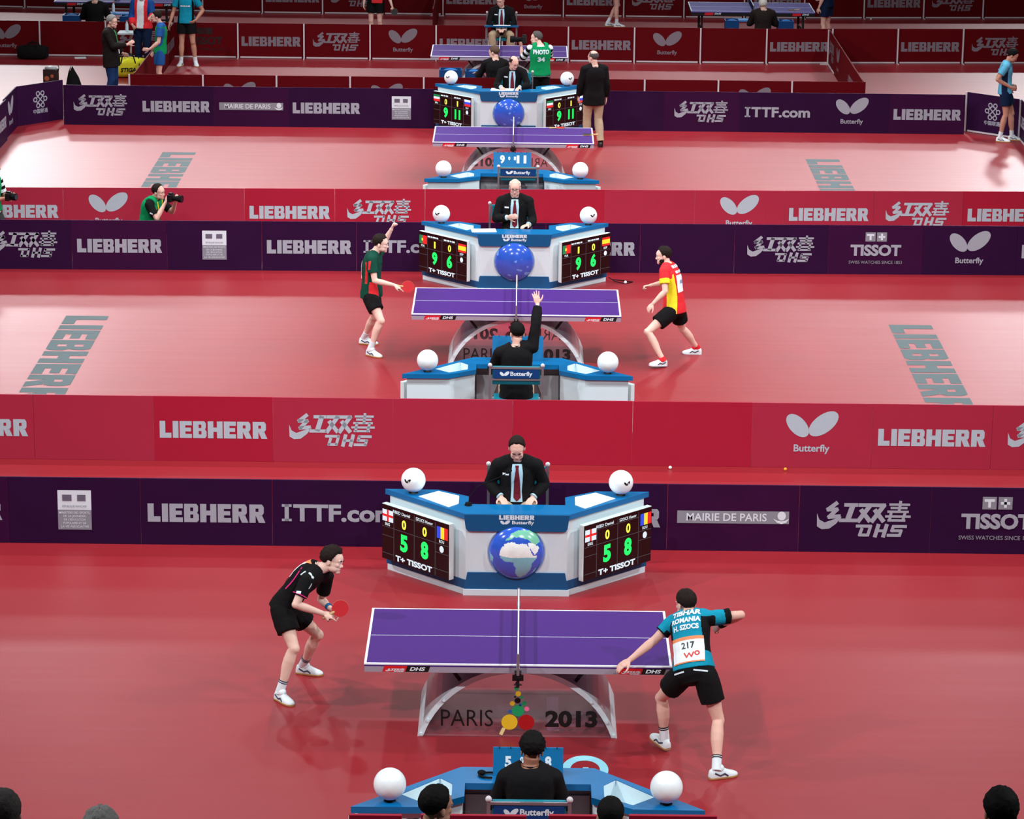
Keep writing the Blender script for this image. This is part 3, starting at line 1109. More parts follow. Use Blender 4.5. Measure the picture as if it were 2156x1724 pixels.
def flag2(kind, x0, y0, w, h):
    r = lambda a, b, c, d, k: (rect2(x0 + a * w, y0 + b * h, x0 + c * w, y0 + d * h), FK.index(k))
    if kind == 'cross':
        return [r(0, 0, 1, 1, 'white'), r(.42, 0, .58, 1, 'red'), r(0, .4, 1, .6, 'red')]
    if kind == 'v3':
        return [r(0, 0, .34, 1, 'blue'), r(.34, 0, .67, 1, 'yellow'), r(.67, 0, 1, 1, 'red')]
    if kind == 'portugal':
        return [r(0, 0, .4, 1, 'green'), r(.4, 0, 1, 1, 'red'), r(.3, .35, .5, .65, 'yellow')]
    if kind == 'spain':
        return [r(0, 0, 1, .25, 'red'), r(0, .25, 1, .75, 'yellow'), r(0, .75, 1, 1, 'red')]
    if kind == 'iran':
        return [r(0, 0, 1, .34, 'red'), r(0, .34, 1, .67, 'white'), r(0, .67, 1, 1, 'green')]
    return [r(0, 0, 1, .34, 'red'), r(0, .34, 1, .67, 'blue'), r(0, .67, 1, 1, 'white')]


SCB = {}


def scoreboard(key, side, data, label):
    d = V((side * GU[0], GU[1], 0)).normalized()
    n = V((side * GU[1], -GU[0], 0)).normalized()
    c = V((side * .535, 0, 0)) + d * 0.63 + n * 0.10
    a = math.atan2(n.x, -n.y)
    X, Y_, rz = DESKS[key]
    t = thing('scoreboard', label, 'scoreboard', dl(key, c.x, c.y, 0.455), rz + a, 'black electronic scoreboards')
    w, h = 1.03, 0.60
    if 'case' not in SCB:
        m = MB()
        m.box((0, 0.034, 0), (w, 0.062, h))
        SCB['case'] = m.mesh('casing', M('white_casing', (214, 226, 226), 0.4))
        m = MB()
        m.box((0, 0.0, 0), (w - 0.012, 0.008, h - 0.010))
        SCB['screen'] = m.mesh('screen', SCR)
        m = MB()
        m.box((0, 0.085, 0), (0.3, 0.06, 0.25))
        SCB['mount'] = m.mesh('wall_mount', BLACK)
        m = MB()
        u = lambda a_: (a_ - 0.5) * w
        v = lambda b_: (0.5 - b_) * h
        g = lambda p: (p[0], -0.0055, p[1])
        for a_ in (.185, .49, .80):
            m.flat(rect2(u(a_) - .003, v(.98), u(a_) + .003, v(.04)), g)
        for b_, a0, a1 in ((.13, .185, .80), (.40, 0.01, .99), (.56, .01, .185), (.56, .80, .99), (.88, 0.01, .185), (.86, .49, .99)):
            m.flat(rect2(u(a0), v(b_) - .0025, u(a1), v(b_) + .0025), g)
        SCB['lines'] = m.mesh('grid_lines', LINE_L)
    link('casing', SCB['case'], t, bevel=0.004)
    link('wall_mount', SCB['mount'], t)
    sc = link('screen', SCB['screen'], t)
    if data is None:
        return t
    if data['id'] not in SCB:
        u = lambda a_: (a_ - 0.5) * w
        v = lambda b_: (0.5 - b_) * h
        g = lambda p: (p[0], -0.0065, p[1])
        out = {}
        for k, s in enumerate(data['pts']):
            m = MB()
            m.flat(m2_xf(text2d(s, .185, .05, w=.115 * len(s) if s != '11' else .15), 1, 1, u((.338, .645)[k]), v(.76)), g)
            out['points_digits' + ' ' * k] = m.mesh('points_digits', GREEN_L)
        m = MB()
        for k, s in enumerate(data['sets']):
            m.flat(m2_xf(text2d(s, .10, .035, w=.066 if s != '1' else .034), 1, 1, u((.338, .645)[k]), v(.355)), g)
        out['games_digits'] = m.mesh('games_digits', YELL_L)
        m = MB()
        for k, nm in enumerate(data['n']):
            m2 = text2d(nm, .032, .02, w=.26) if isinstance(nm, str) else bars2(nm, .022)
            m.flat(m2_xf(m2, 1, 1, u((.30, .64)[k]), v(.11)), g)
        m.flat(m2_xf(text2d(data['c'][0], .032, .02, w=.075), 1, 1, u(.09), v(.375)), g)
        m.flat(m2_xf(text2d(data['c'][1], .032, .02, w=.075), 1, 1, u(.895), v(.375)), g)
        m.flat(ell2(u(.895), v(.485), .032, .036), g)
        m.flat(m2_xf(text2d('T+ TISSOT', .062, .045, w=.56), 1, 1, u(.485), v(.965)), g)
        out['caption_text'] = m.mesh('caption_text', WHITE_L)
        for k, kd in enumerate(data['f']):
            m = MB()
            for m2, mi in flag2(kd, u((.015, .825)[k]), v(.30), w * .16, h * .21):
                m.flat(m2, lambda p, mi=mi: (p[0], -0.0062 - 0.0003 * len(m.f), p[1]), mi)
            out['flag_picture' + ' ' * k] = m.mesh('flag_picture', list(FLAGC.values()))
        SCB[data['id']] = out
    link('grid_lines', SCB['lines'], sc)
    for k, me in SCB[data['id']].items():
        link(k.strip(), me, sc)
    return t


DATA = {'far1': dict(id='a', pts='58', sets='00', n=('REED Daniel', 'SZOCS Hunor'), c=('ENG', 'ROU'), f=('cross', 'v3')),
        'far2': dict(id='b', pts='96', sets='10', n=((.05, .03, .07, .04), (.06, .05, .03, .06)), c=('POR', 'ESP'), f=('portugal', 'spain')),
        'far3': dict(id='c', pts=('9', '11'), sets='01', n=((.07, .04, .06), (.05, .06, .04)), c=('IRI', 'SLO'), f=('iran', 'slo'))}
for key, who in (('far1', 'showing 5 and 8'), ('far2', 'showing 9 and 6'), ('far3', 'showing 9 and 11')):
    for sd in (-1, 1):
        scoreboard(key, sd, DATA[key], 'black scoreboard %s on %s wing of its desk' % (who, 'left' if sd < 0 else 'right'))
for key, who in (('near1', 'bottom-edge desk'), ('near2', 'raised-arm umpire\'s desk'), ('near3', 'empty-chair desk')):
    for sd in (-1, 1):
        scoreboard(key, sd, None, 'scoreboard seen edge-on beyond %s end of %s' % ('right' if sd < 0 else 'left', who))

# ---- paper sheets, microphone, cards
PAPER_I = M('grey_ink', (150, 160, 172), 0.7)


def paper(name, loc, rz, w, d, label, cat='paper', lines=True, poly=None):
    m = MB()
    if poly:
        m.prism(poly, 0, 0.004)
    else:
        m.box((0, 0, 0.002), (w, d, 0.004))
    o = m.build(name, PAPER)
    tag(o, label, cat, None, loc, rz)
    if lines:
        m = MB()
        for k in range(6):
            m.flat(rect2(-w * .36, d * (.34 - .12 * k), w * (.1 + .05 * (k % 3)), d * (.34 - .12 * k) + 0.006), lambda p: (p[0], p[1], 0.0045))
        m.build('printed_text', PAPER_I, o)
    return o


for sx in (-1, 1):
    q = [(sx * x, y) for x, y in ((.60, .345), (.70, .22), (1.02, .59), (.82, .785), (.60, .62))]
    cx, cy = sx * 0.77, 0.52
    p = dl('far1', cx, cy, ZT + 0.001)
    paper('paper_sheet', p, 0, .30, .30, 'white printed sheet on %s wing of the desk with Africa globe' % ('left' if sx < 0 else 'right'), poly=[(x - cx, y - cy) for x, y in q])
paper('paper_sheet', dl('far2', -.45, .22, ZT + .001), 0.1, .36, .24, 'white sheet on desk edge beside the bald umpire in glasses')
paper('paper_sheet', dl('far3', -.12, .22, ZT + .001), -0.08, .42, .26, 'white form under the writing hands of the farthest desk umpire')

t = thing('microphone', 'thin black gooseneck microphone on the desk beside the nearest facing umpire', 'microphone', dl('far1', -.50, .30, ZT))
m = MB(); m.tube([(0, 0, 0), (0, 0, .03)], [.04, .03], 16); m.build('base', BLACK_M, t)
m = MB(); m.tube([(0, 0, .02), (.02, .01, .10), (.09, .03, .19), (.20, .05, .24), (.31, .05, .285), (.40, .04, .34)], .0045, 8); m.build('gooseneck', BLACK_M, t, True)
m = MB(); m.tube([(.40, .04, .34), (.435, .038, .365)], .012, 10, round_ends=True); m.build('capsule', BLACK_M, t, True)

t = thing('headset', 'black headset lying on the bottom-edge umpire desk', 'headset', dl('near1', .30, .20, ZT))
m = MB(); m.tube([(.09 * math.cos(a), .055 * math.sin(a), .012) for a in [R(k) for k in range(20, 300, 20)]], .009, 8); m.build('headband', BLACK_M, t, True)
m = MB(); m.ball((-.07, .03, .022), (.035, .03, .02)); m.build('earpiece', BLACK_M, t, True)


# ---- score flip boards
def flip_board(key, txt, label, w=0.56, h=0.22, dx=0.0, wings=False):
    X, Y_, rz = DESKS[key]
    t = thing('score_flip_board', label, 'score board', dl(key, dx, .12, ZT), rz + math.pi, 'blue score flip boards')
    m = MB()
    m.prism([(-.07, 0), (.07, 0), (.006, h), (-.006, h)], -w / 2, w / 2, xf=lambda p: V((p.z, p.x, p.y)))
    m.build('stand', M('bright_blue_card', (0, 106, 160), 0.45, 0.35), t)
    for k, x in enumerate((-.23, -.14, -.05, .05, .14, .23)):
        m = MB()
        m.tube([(x, .0 + .016 * math.cos(a), h + .004 + .014 * math.sin(a)) for a in [R(q) for q in range(0, 361, 30)]], .003, 6)
        m.build('binder_ring', BLACK, t, True)
    m = MB()
    slope = 0.064 / h
    f = lambda p: (p[0], -.073 + p[1] * slope, p[1])
    for s, x, hh, z in txt:
        m.flat(m2_xf(text2d(s, hh, .05, w=.62 * hh * len(s)), 1, 1, x, z), f)
    if wings:
        m.flat(m2_join(m2_xf(wings2(.10), 1, .8, 0, .045), rect2(-.03, .012, .03, .03)), f)
    m.build('score_digits', PRINT_W, t)
    return t


flip_board('near1', [('5', -.16, .085, .07), ('8', .16, .085, .07), ('0', -.05, .05, .10), ('0', .05, .05, .10)], 'blue flip board behind the head of the bottom-edge umpire')
flip_board('near2', [('9', -.16, .10, .09), ('6', .16, .10, .09)], 'blue flip board in front of the umpire with raised arm', w=0.62, h=0.30)
flip_board('near3', [('9', -.155, .125, .13), ('11', .15, .125, .13), ('0', -.045, .055, .18), ('1', .045, .055, .18)], 'blue flip board reading 9 and 11 beside the empty chair', w=0.60, h=0.30, wings=True)


# ------------------------------------------------------------------ umpire chairs
CH = {}


def chair(x, y, rz, label, zs=1.0):
    """faces local +Y; back rest at y = -0.26"""
    t = thing('umpire_chair', label, 'chair', (x, y, 0), rz, 'teal umpire chairs')
    t.scale = (1, 1, zs)
    if not CH:
        m = MB(); m.box((0, 0.02, .615), (.54, .46, .055)); CH['seat'] = m.mesh('seat', TEAL)
        m = MB(); m.box((0, -.235, .99), (.565, .04, .22)); CH['backrest'] = m.mesh('backrest', TEAL)
        m = MB(); m.box((0, -.268, 1.015), (.54, .018, .105)); CH['name_board'] = m.mesh('name_board', M('navy_board', (4, 58, 116), 0.4))
        m = MB()
        f = lambda p: (p[0], -.2785, p[1])
        m.flat(m2_xf(wings2(.115), 1, 1, -.135, 1.012), f); m.flat(m2_xf(text2d('Butterfly', .052, .03, w=.26), 1, 1, .06, .992), f)
        CH['logo'] = m.mesh('printed_logo', PRINT_W)
        m = MB()
        m.box((0, -.265, 1.085), (.60, .026, .022)); m.box((0, -.265, .945), (.60, .026, .022))
        CH['back_rail'] = m.mesh('back_rail', METAL)
        for sx in (-1, 1):
            m = MB(); m.box((sx * .31, -.265, .55), (.028, .03, 1.10)); CH['rear%d' % sx] = m.mesh('leg', METAL)
            m = MB(); m.box((sx * .27, .22, .30), (.028, .028, .60)); CH['front%d' % sx] = m.mesh('leg', WHITE_T)
            m = MB(); m.ball((sx * .31, -.265, 1.118), .026, nu=12, nv=8); CH['cap%d' % sx] = m.mesh('end_cap', WHITE_T, True)
        m = MB()
        m.box((0, .23, .20), (.54, .024, .024))
        for sx in (-1, 1):
            m.box((sx * .29, -.02, .575), (.024, .50, .024)); m.box((sx * .29, -.02, .20), (.02, .48, .02))
        CH['frame'] = m.mesh('seat_frame', METAL)
    for k, n in (('seat', 'seat'), ('backrest', 'backrest'), ('back_rail', 'back_rail'), ('frame', 'seat_frame')):
        link(n, CH[k], t, bevel=0.008 if k in ('seat', 'backrest') else 0)
    nb = link('name_board', CH['name_board'], t, 'navy board with white lettering')
    link('printed_logo', CH['logo'], nb)
    for sx in (-1, 1):
        lg = link('leg', CH['rear%d' % sx], t)
        link('end_cap', CH['cap%d' % sx], lg)
        link('leg', CH['front%d' % sx], t)
    return t


chair(0.095, -4.50, 0, 'chair of the umpire at the bottom edge, seen from behind')
chair(-0.055, 8.88, 0, 'chair of the umpire with raised arm, seen from behind')
chair(-0.075, 21.72, 0, 'empty teal chair seen from behind at the 9 11 flip board', 0.96)
chair(-0.020, 4.17, math.pi, 'chair under the nearest facing umpire with a dark red tie')
chair(-0.175, 18.02, math.pi, 'chair under the bald umpire with glasses')
chair(-0.150, 30.46, math.pi, 'chair under the bald umpire who writes at the farthest globe desk')
chair(-0.48, 38.40, math.pi, 'chair beyond the far table, under umpire with a blue lap board')
# ------------------------------------------------------------------ people
SKIN = {k: M('skin_' + k, c, 0.55, 0.35, nscale=18, namt=0.07) for k, c in dict(fair=(226, 176, 160), pale=(232, 190, 174), tan=(196, 140, 118), brown=(150, 98, 78)).items()}
HAIRC = {k: M('hair_' + k, c, 0.75, 0.15, nscale=90, namt=0.35, bump=0.3) for k, c in dict(black=(12, 9, 9), brown=(34, 23, 20), lightbrown=(92, 70, 58), grey=(140, 136, 134), white=(206, 202, 194), greybrown=(84, 78, 76)).items()}
EYE_W = M('eye_white', (225, 222, 218), 0.3)
EYE_D = M('eye_iris', (34, 22, 18), 0.3)
LIP = M('lip', (176, 104, 100), 0.5)


def cloth(name, rgb, **k):
    return M('cloth_' + name, rgb, 0.85, 0.2, nscale=k.pop('nscale', 30), namt=k.pop('namt', 0.10), **k)


C_BLACK = cloth('black', (9, 7, 9))
C_SUIT = cloth('suit_black', (11, 8, 11))
C_SHIRT = cloth('pale_blue_shirt', (178, 214, 230))
C_TIE = cloth('dark_red_tie', (104, 24, 38))
C_KHAKI = cloth('khaki', (178, 154, 128))
C_TEAL = cloth('teal', (10, 142, 172))
C_WHITE = cloth('white', (226, 232, 236))
C_PINK = cloth('pink', (214, 40, 120))
C_GREEN = cloth('vest_green', (0, 140, 82))
C_DGREEN = cloth('dark_green', (6, 66, 52))
C_RED = cloth('bright_red', (222, 44, 52))
C_YEL = cloth('yellow', (240, 222, 46))
C_NAVY = cloth('navy', (10, 30, 62))
C_JEAN = cloth('denim', (24, 52, 98))
C_MBLUE = cloth('mid_blue', (30, 84, 150))
C_SKY = cloth('sky_blue', (92, 172, 206))
SHOE_W = M('white_shoe', (226, 232, 236), 0.5, 0.4, namt=0.04)
SHOE_B = M('black_shoe', (18, 16, 18), 0.35, 0.5)
SHOE_T = M('shoe_trim', (60, 64, 84), 0.5)
GUM = M('gum_sole', (186, 142, 84), 0.6)
GOLD = M('gold_button', (196, 170, 96), 0.4)
BIB_O = M('bib_orange', (232, 140, 90), 0.6)


def remesh(mb, name, mats, vox, it=4, wr=0.0, fac=0.5):
    me = mb.mesh('tmp', mats)
    o = bpy.data.objects.new('tmp', me)
    COL.objects.link(o)
    r = o.modifiers.new('r', 'REMESH')
    r.mode = 'VOXEL'
    r.voxel_size = vox
    if it:
        s = o.modifiers.new('s', 'SMOOTH')
        s.factor = fac
        s.iterations = it
    dg = bpy.context.evaluated_depsgraph_get()
    out = bpy.data.meshes.new_from_object(o.evaluated_get(dg))
    bpy.data.objects.remove(o)
    bpy.data.meshes.remove(me)
    out.name = name
    if wr:
        n = len(out.vertices)
        co = np.empty(n * 3)
        out.vertices.foreach_get('co', co)
        co = co.reshape(n, 3)
        no = np.empty(n * 3)
        out.vertex_normals.foreach_get('vector', no)
        no = no.reshape(n, 3)
        d = np.array([noise.noise(V((p[0] * 13, p[1] * 13, p[2] * 9))) + 0.5 * noise.noise(V((p[0] * 26 + 5, p[1] * 26, p[2] * 20))) for p in co])
        co = co + no * (d * wr)[:, None]
        out.vertices.foreach_set('co', co.ravel())
    out.polygons.foreach_set('use_smooth', [True] * len(out.polygons))
    if not out.materials:
        for m in mats if isinstance(mats, list) else [mats]:
            out.materials.append(m)
    out.update()
    return out


def lerp(a, b, t):
    return a + (b - a) * t


class Rig:
    """joints J in world space (dict of Vectors); s = body scale (1 = 1.75 m tall)"""

    def __init__(self, J, s=1.0, hunch=0.0, belly=0.0):
        self.J = J = {k: V(v) for k, v in J.items()}
        self.s, self.belly = s, belly
        hm = (J['hipL'] + J['hipR']) / 2
        self.hm = hm
        c7 = J['neck']
        upv = (c7 - hm).normalized()
        hr = (J['hipR'] - J['hipL']).normalized()
        sr = (J['shR'] - J['shL']).normalized()
        self.P0, self.P2 = hm, c7
        fr = upv.cross(lerp(hr, sr, .5)).normalized()
        self.P1 = lerp(hm, c7, .5) - fr * hunch
        self.hr, self.sr = hr, sr
        f = J.get('face', fr)
        self.f = V(f).normalized()
        u = V(J['hup']) if 'hup' in J else lerp((J['head'] - c7).normalized(), V((0, 0, 1)), .6)
        self.u = (u - self.f * u.dot(self.f)).normalized()
        self.hs = self.f.cross(self.u).normalized()   # head's right

    def C(self, t):
        a, b, c = self.P0, self.P1, self.P2
        return a * ((1 - t) ** 2) + b * (2 * t * (1 - t)) + c * (t * t)

    def frame(self, t):
        tc = min(max(t, 0), 1)
        tg = (self.P1 - self.P0) * (2 * (1 - tc)) + (self.P2 - self.P1) * (2 * tc)
        tg.normalize()
        sd = lerp(self.hr, self.sr, tc)
        sd = (sd - tg * sd.dot(tg)).normalized()
        return tg, sd, tg.cross(sd).normalized()     # up, right, front

    PROF = [(-.14, .105, .085), (-.04, .152, .112), (.06, .162, .118), (.18, .156, .108), (.34, .146, .102), (.5, .150, .106), (.66, .164, .114), (.8, .166, .110), (.90, .148, .095), (.97, .105, .075), (1.02, .06, .058)]

    def torso(self, mb, off=0.0, t0=-.14, t1=1.02, flare=0.0, n=24, mi=0, skirt=False):
        s = self.s
        rs = []
        pr = self.PROF
        ts = [t0 + (t1 - t0) * k / 16 for k in range(17)]
        for t in ts:
            k = 0
            while k < len(pr) - 2 and pr[k + 1][0] < t:
                k += 1
            q = (t - pr[k][0]) / (pr[k + 1][0] - pr[k][0])
            q = min(max(q, 0), 1)
            if skirt and t < .06:
                k, q = 2, 0.0
            a = (pr[k][1] + (pr[k + 1][1] - pr[k][1]) * q) * s + off
            b = (pr[k][2] + (pr[k + 1][2] - pr[k][2]) * q) * s + off
            fl = flare * max(0, 1 - (t - t0) / .5)
            a += fl
            b += fl
            tg, sd, fr = self.frame(t)
            c = self.C(min(max(t, 0), 1)) + tg * (min(t, 0) * .52 + max(0, t - 1) * .5)
            bl = self.belly * max(0, 1 - abs(t - .22) / .45)
            ring = []
            for i in range(n):
                an = 2 * math.pi * i / n
                ca, sa = math.cos(an), math.sin(an)
                ca = math.copysign(abs(ca) ** .86, ca)
                sa = math.copysign(abs(sa) ** .86, sa)
                ring.append(c + sd * (a * ca) + fr * (b * sa + (bl if sa > 0 else 0) * max(0, sa)))
            rs.append(ring)
        mb.rings(rs, mi)

    def limb(self, mb, side, kind, off=0.0, t0=0.0, t1=2.0, flare=0.0, mi=0, loose=0.0, shirt=False):
        J, s = self.J, self.s
        if kind == 'leg':
            a, b, c = J['hip' + side], J['knee' + side], J['ank' + side]
            prof = [(0, .088), (.12, .089), (.35, .082), (.6, .069), (.85, .056), (1.0, .054), (1.1, .051), (1.28, .057), (1.45, .053), (1.7, .041), (1.9, .035), (2.0, .037)]
        else:
            a, b, c = J['sh' + side], J['el' + side], J['wr' + side]
            prof = [(0, .056), (.15, .055), (.4, .047), (.7, .042), (.95, .038), (1.0, .038), (1.1, .039), (1.3, .041), (1.6, .034), (1.85, .027), (2.0, .026)]
        back = ((b - a).normalized() - (c - b).normalized())
        bk = back.normalized() if back.length > .05 else V((0, 0, 0))
        pts, rads = [], []
        ks = sorted(set([t0, t1] + [p[0] for p in prof if t0 < p[0] < t1]))
        for t in ks:
            k = 0
            while k < len(prof) - 2 and prof[k + 1][0] < t:
                k += 1
            q = (t - prof[k][0]) / (prof[k + 1][0] - prof[k][0])
            r = (prof[k][1] + (prof[k + 1][1] - prof[k][1]) * q) * s
            p = lerp(a, b, t) if t <= 1 else lerp(b, c, t - 1)
            if kind == 'leg' and 1.08 < t < 1.7 and not shirt:
                p = p - bk * (.012 * s)
            pts.append(p)
            rads.append(r + off + loose * min(1, t) + flare * max(0, (t - t0) / max(.01, t1 - t0)))
        mb.tube(pts, rads, 16, mi, round_ends=False)
        if t0 <= 0:
            mb.ball(a, rads[0] * 1.0, nu=14, nv=10, mi=mi)
        if t0 < 1 < t1:
            mb.ball(b, (.054 if kind == 'leg' else .039) * s + off + loose, nu=14, nv=10, mi=mi)

    def shoulders(self, mb, off=0.0, mi=0):
        J, s = self.J, self.s
        for k in 'LR':
            sh = J['sh' + k]
            c = lerp(self.C(.93), sh, .25)
            mb.tube([c, lerp(c, sh, .6), sh], [.085 * s + off, .072 * s + off, .060 * s + off], 16, mi)
            mb.ball(sh, .062 * s + off, nu=16, nv=10, mi=mi)

    def hand(self, mb, side, pose):
        J, s = self.J, self.s
        w = J['wr' + side]
        d = (J['ha' + side] - w).normalized()
        n = V(J.get('palm' + side, self.frame(.6)[2] * -1 + V((0, 0, -.3))))
        n = (n - d * n.dot(d)).normalized()
        th = n.cross(d) * (1 if side == 'R' else -1)    # towards the thumb
        k = s
        q = Matrix((th, d, n)).transposed()
        mb.ball(w + d * .012 * k, (.027 * k, .03 * k, .020 * k), q, 12, 8)
        mb.ball(w + d * .052 * k, (.040 * k, .050 * k, .0165 * k), q, 14, 10)
        mb.ball(w + d * .075 * k + th * .004 * k, (.041 * k, .026 * k, .0145 * k), q, 14, 10)
        curl = {'relax': (18, 28, 20), 'fist': (75, 95, 60), 'grip': (60, 75, 45), 'open': (2, 4, 3), 'point': (55, 80, 50), 'flat': (12, 14, 8)}[pose]
        spread = 9 if pose == 'open' else 3
        for i, (off, ln) in enumerate(((.030, .072), (.010, .080), (-.010, .075), (-.029, .060))):
            c = curl
            if pose == 'point' and i == 0:
                c = (12, 12, 6)
            p = w + d * (.088 - abs(off - .005) * .18) * k + th * off * k
            a = R(spread * (1.2 - i * .85))
            dd = (d * math.cos(a) + th * math.sin(a)).normalized()
            ang = 0
            pts = [p - dd * .02 * k, p]
            for j, fr in enumerate((.46, .31, .23)):
                ang += R(c[j] + i * 2)
                p = p + (dd * math.cos(ang) + n * math.sin(ang)) * ln * fr * k
                pts.append(p)
            mb.tube(pts, [.0095 * k, .0095 * k, .0088 * k, .0082 * k, .0070 * k], 8, round_ends=True)
        p = w + d * .030 * k + th * .030 * k
        if pose in ('fist', 'grip', 'point'):
            q1 = p + (d * .7 + th * .45 + n * .45).normalized() * .036 * k
            q2 = q1 + (d * .65 - th * .25 + n * .65).normalized() * .03 * k
            q3 = q2 + (d * .4 - th * .6 + n * .3).normalized() * .02 * k
        else:
            q1 = p + (d * .65 + th * .72 + n * .2).normalized() * .036 * k
            q2 = q1 + (d * .8 + th * .5 + n * .2).normalized() * .03 * k
            q3 = q2 + (d * .9 + th * .3 + n * .15).normalized() * .022 * k
        mb.tube([p - th * .012 * k, p, q1, q2, q3], [.013 * k, .0135 * k, .0115 * k, .0100 * k, .0080 * k], 8, round_ends=True)

    def hp(self, s_, f_, u_):
        k = self.s
        return self.J['head'] + (self.hs * s_ + self.f * f_ + self.u * u_) * k

    def head(self, mb):
        k = self.s
        q = Matrix((self.hs, self.f, self.u)).transposed()
        B = lambda s_, f_, u_, r: mb.ball(self.hp(s_, f_, u_), tuple(x * k for x in r), q, 20, 14)
        B(0, -.012, .032, (.076, .096, .084))
        B(0, .026, -.030, (.062, .066, .080))
        B(0, .020, .020, (.068, .078, .070))
        B(0, .046, -.088, (.036, .036, .026))
        for sx in (-1, 1):
            B(sx * .032, .030, -.070, (.032, .048, .034))     # jaw
            B(sx * .036, .064, -.030, (.024, .022, .022))     # cheek
            B(sx * .076, -.012, -.022, (.010, .019, .031))    # ear
            B(sx * .030, .082, .012, (.026, .012, .009))      # brow ridge
            B(sx * .011, .092, -.046, (.010, .010, .008))     # nostril
        B(0, .086, -.004, (.010, .014, .026))
        B(0, .098, -.036, (.012, .016, .016))
        B(0, .074, -.072, (.032, .020, .024))                 # mouth
        B(0, .068, -.097, (.030, .026, .022))                 # chin
        a = self.C(.97) + self.frame(1)[2] * .012 * k
        b = self.hp(0, -.022, -.055)
        mb.tube([a - (b - a) * .3, lerp(a, b, .5), b], [.062 * k, .055 * k, .055 * k], 16)


def coords(rg, p):
    """torso coordinates of a point: t along the spine, s to the wearer's right, f to the front; arm fraction per side"""
    hm, c7 = rg.P0, rg.P2
    ax = c7 - hm
    t = (p - hm).dot(ax) / ax.length_squared
    tg, sd, fr = rg.frame(t)
    c = rg.C(min(max(t, 0), 1))
    d = p - c
    arm = {}
    for k in 'LR':
        a, b = rg.J['sh' + k], rg.J['el' + k]
        ab = b - a
        q = (p - a).dot(ab) / ab.length_squared
        dist = (p - (a + ab * min(max(q, 0), 1))).length
        arm[k] = (q, dist)
    return t, d.dot(sd), d.dot(fr), arm


def paint(me, rg, fn, org):
    idx = []
    for p in me.polygons:
        idx.append(fn(*coords(rg, p.center + org)))
    me.polygons.foreach_set('material_index', idx)


def hair_mesh(rg, style, org, seed=0):
    k = rg.s
    nu, nv = 48, 32
    vs, fs = [], []
    rr = random.Random(seed)
    o3 = V((rr.random() * 9, rr.random() * 9, rr.random() * 9))
    thick = {'short': .012, 'full': .017, 'curly': .022, 'crop': .006, 'recede': .010, 'ring': .007, 'fringe': .012}[style]
    for j in range(nv + 1):
        a = math.pi * j / nv
        for i in range(nu):
            b = 2 * math.pi * i / nu
            d = V((math.sin(a) * math.cos(b), math.sin(a) * math.sin(b), math.cos(a)))   # s, f, u
            s_, f_, u_ = d
            # hairline height as a function of heading
            front = max(0, f_)
            line = -.86 if style != 'crop' else -.70
            if f_ > -.42:
                line = -.86 + .42 * min(1, (f_ + .42) / .25)
            if f_ > .05:
                line = -.44 + min(1, max(0, f_ - .20) / .45) * (.98 if style != 'recede' else 1.55)
            if style == 'recede':
                line += .16 * max(0, 1 - abs(abs(s_) - .35) / .3) * (1 if f_ > .2 else 0)
            if style == 'fringe' and f_ > .3:
                line -= .25
            line += .13 * noise.noise(d * 7 + o3)
            keep = u_ > line
            if style == 'ring':
                keep = keep and u_ < (.42 if f_ < .1 else .18) and not (f_ > .40)
            # sideburn strip in front of the ear
            if abs(s_) > .72 and -.05 < f_ < .34 and u_ > -.55:
                keep = True if style != 'crop' else keep
            nz = noise.noise(d * 5.0 + o3) * (.35 if style != 'curly' else .25) + (noise.noise(d * 13 + o3) * (.5 if style == 'curly' else .15))
            th = thick * (1 + nz) if keep else -.016
            if keep:
                th *= min(1, .22 + (u_ - line) * 1.8) if style != 'curly' else min(1, .22 + (u_ - line) * 2.2)
            e = V((.076 + th, .097 + th, .085 + th * 1.15))
            p = rg.hp(s_ * e.x, -.012 + f_ * e.y, .032 + u_ * e.z)
            vs.append(p - org)
    for j in range(nv):
        for i in range(nu):
            fs.append([j * nu + i, j * nu + (i + 1) % nu, (j + 1) * nu + (i + 1) % nu, (j + 1) * nu + i])
    m = MB()
    m.v = vs
    m.f = fs
    m.m = [0] * len(fs)
    return m


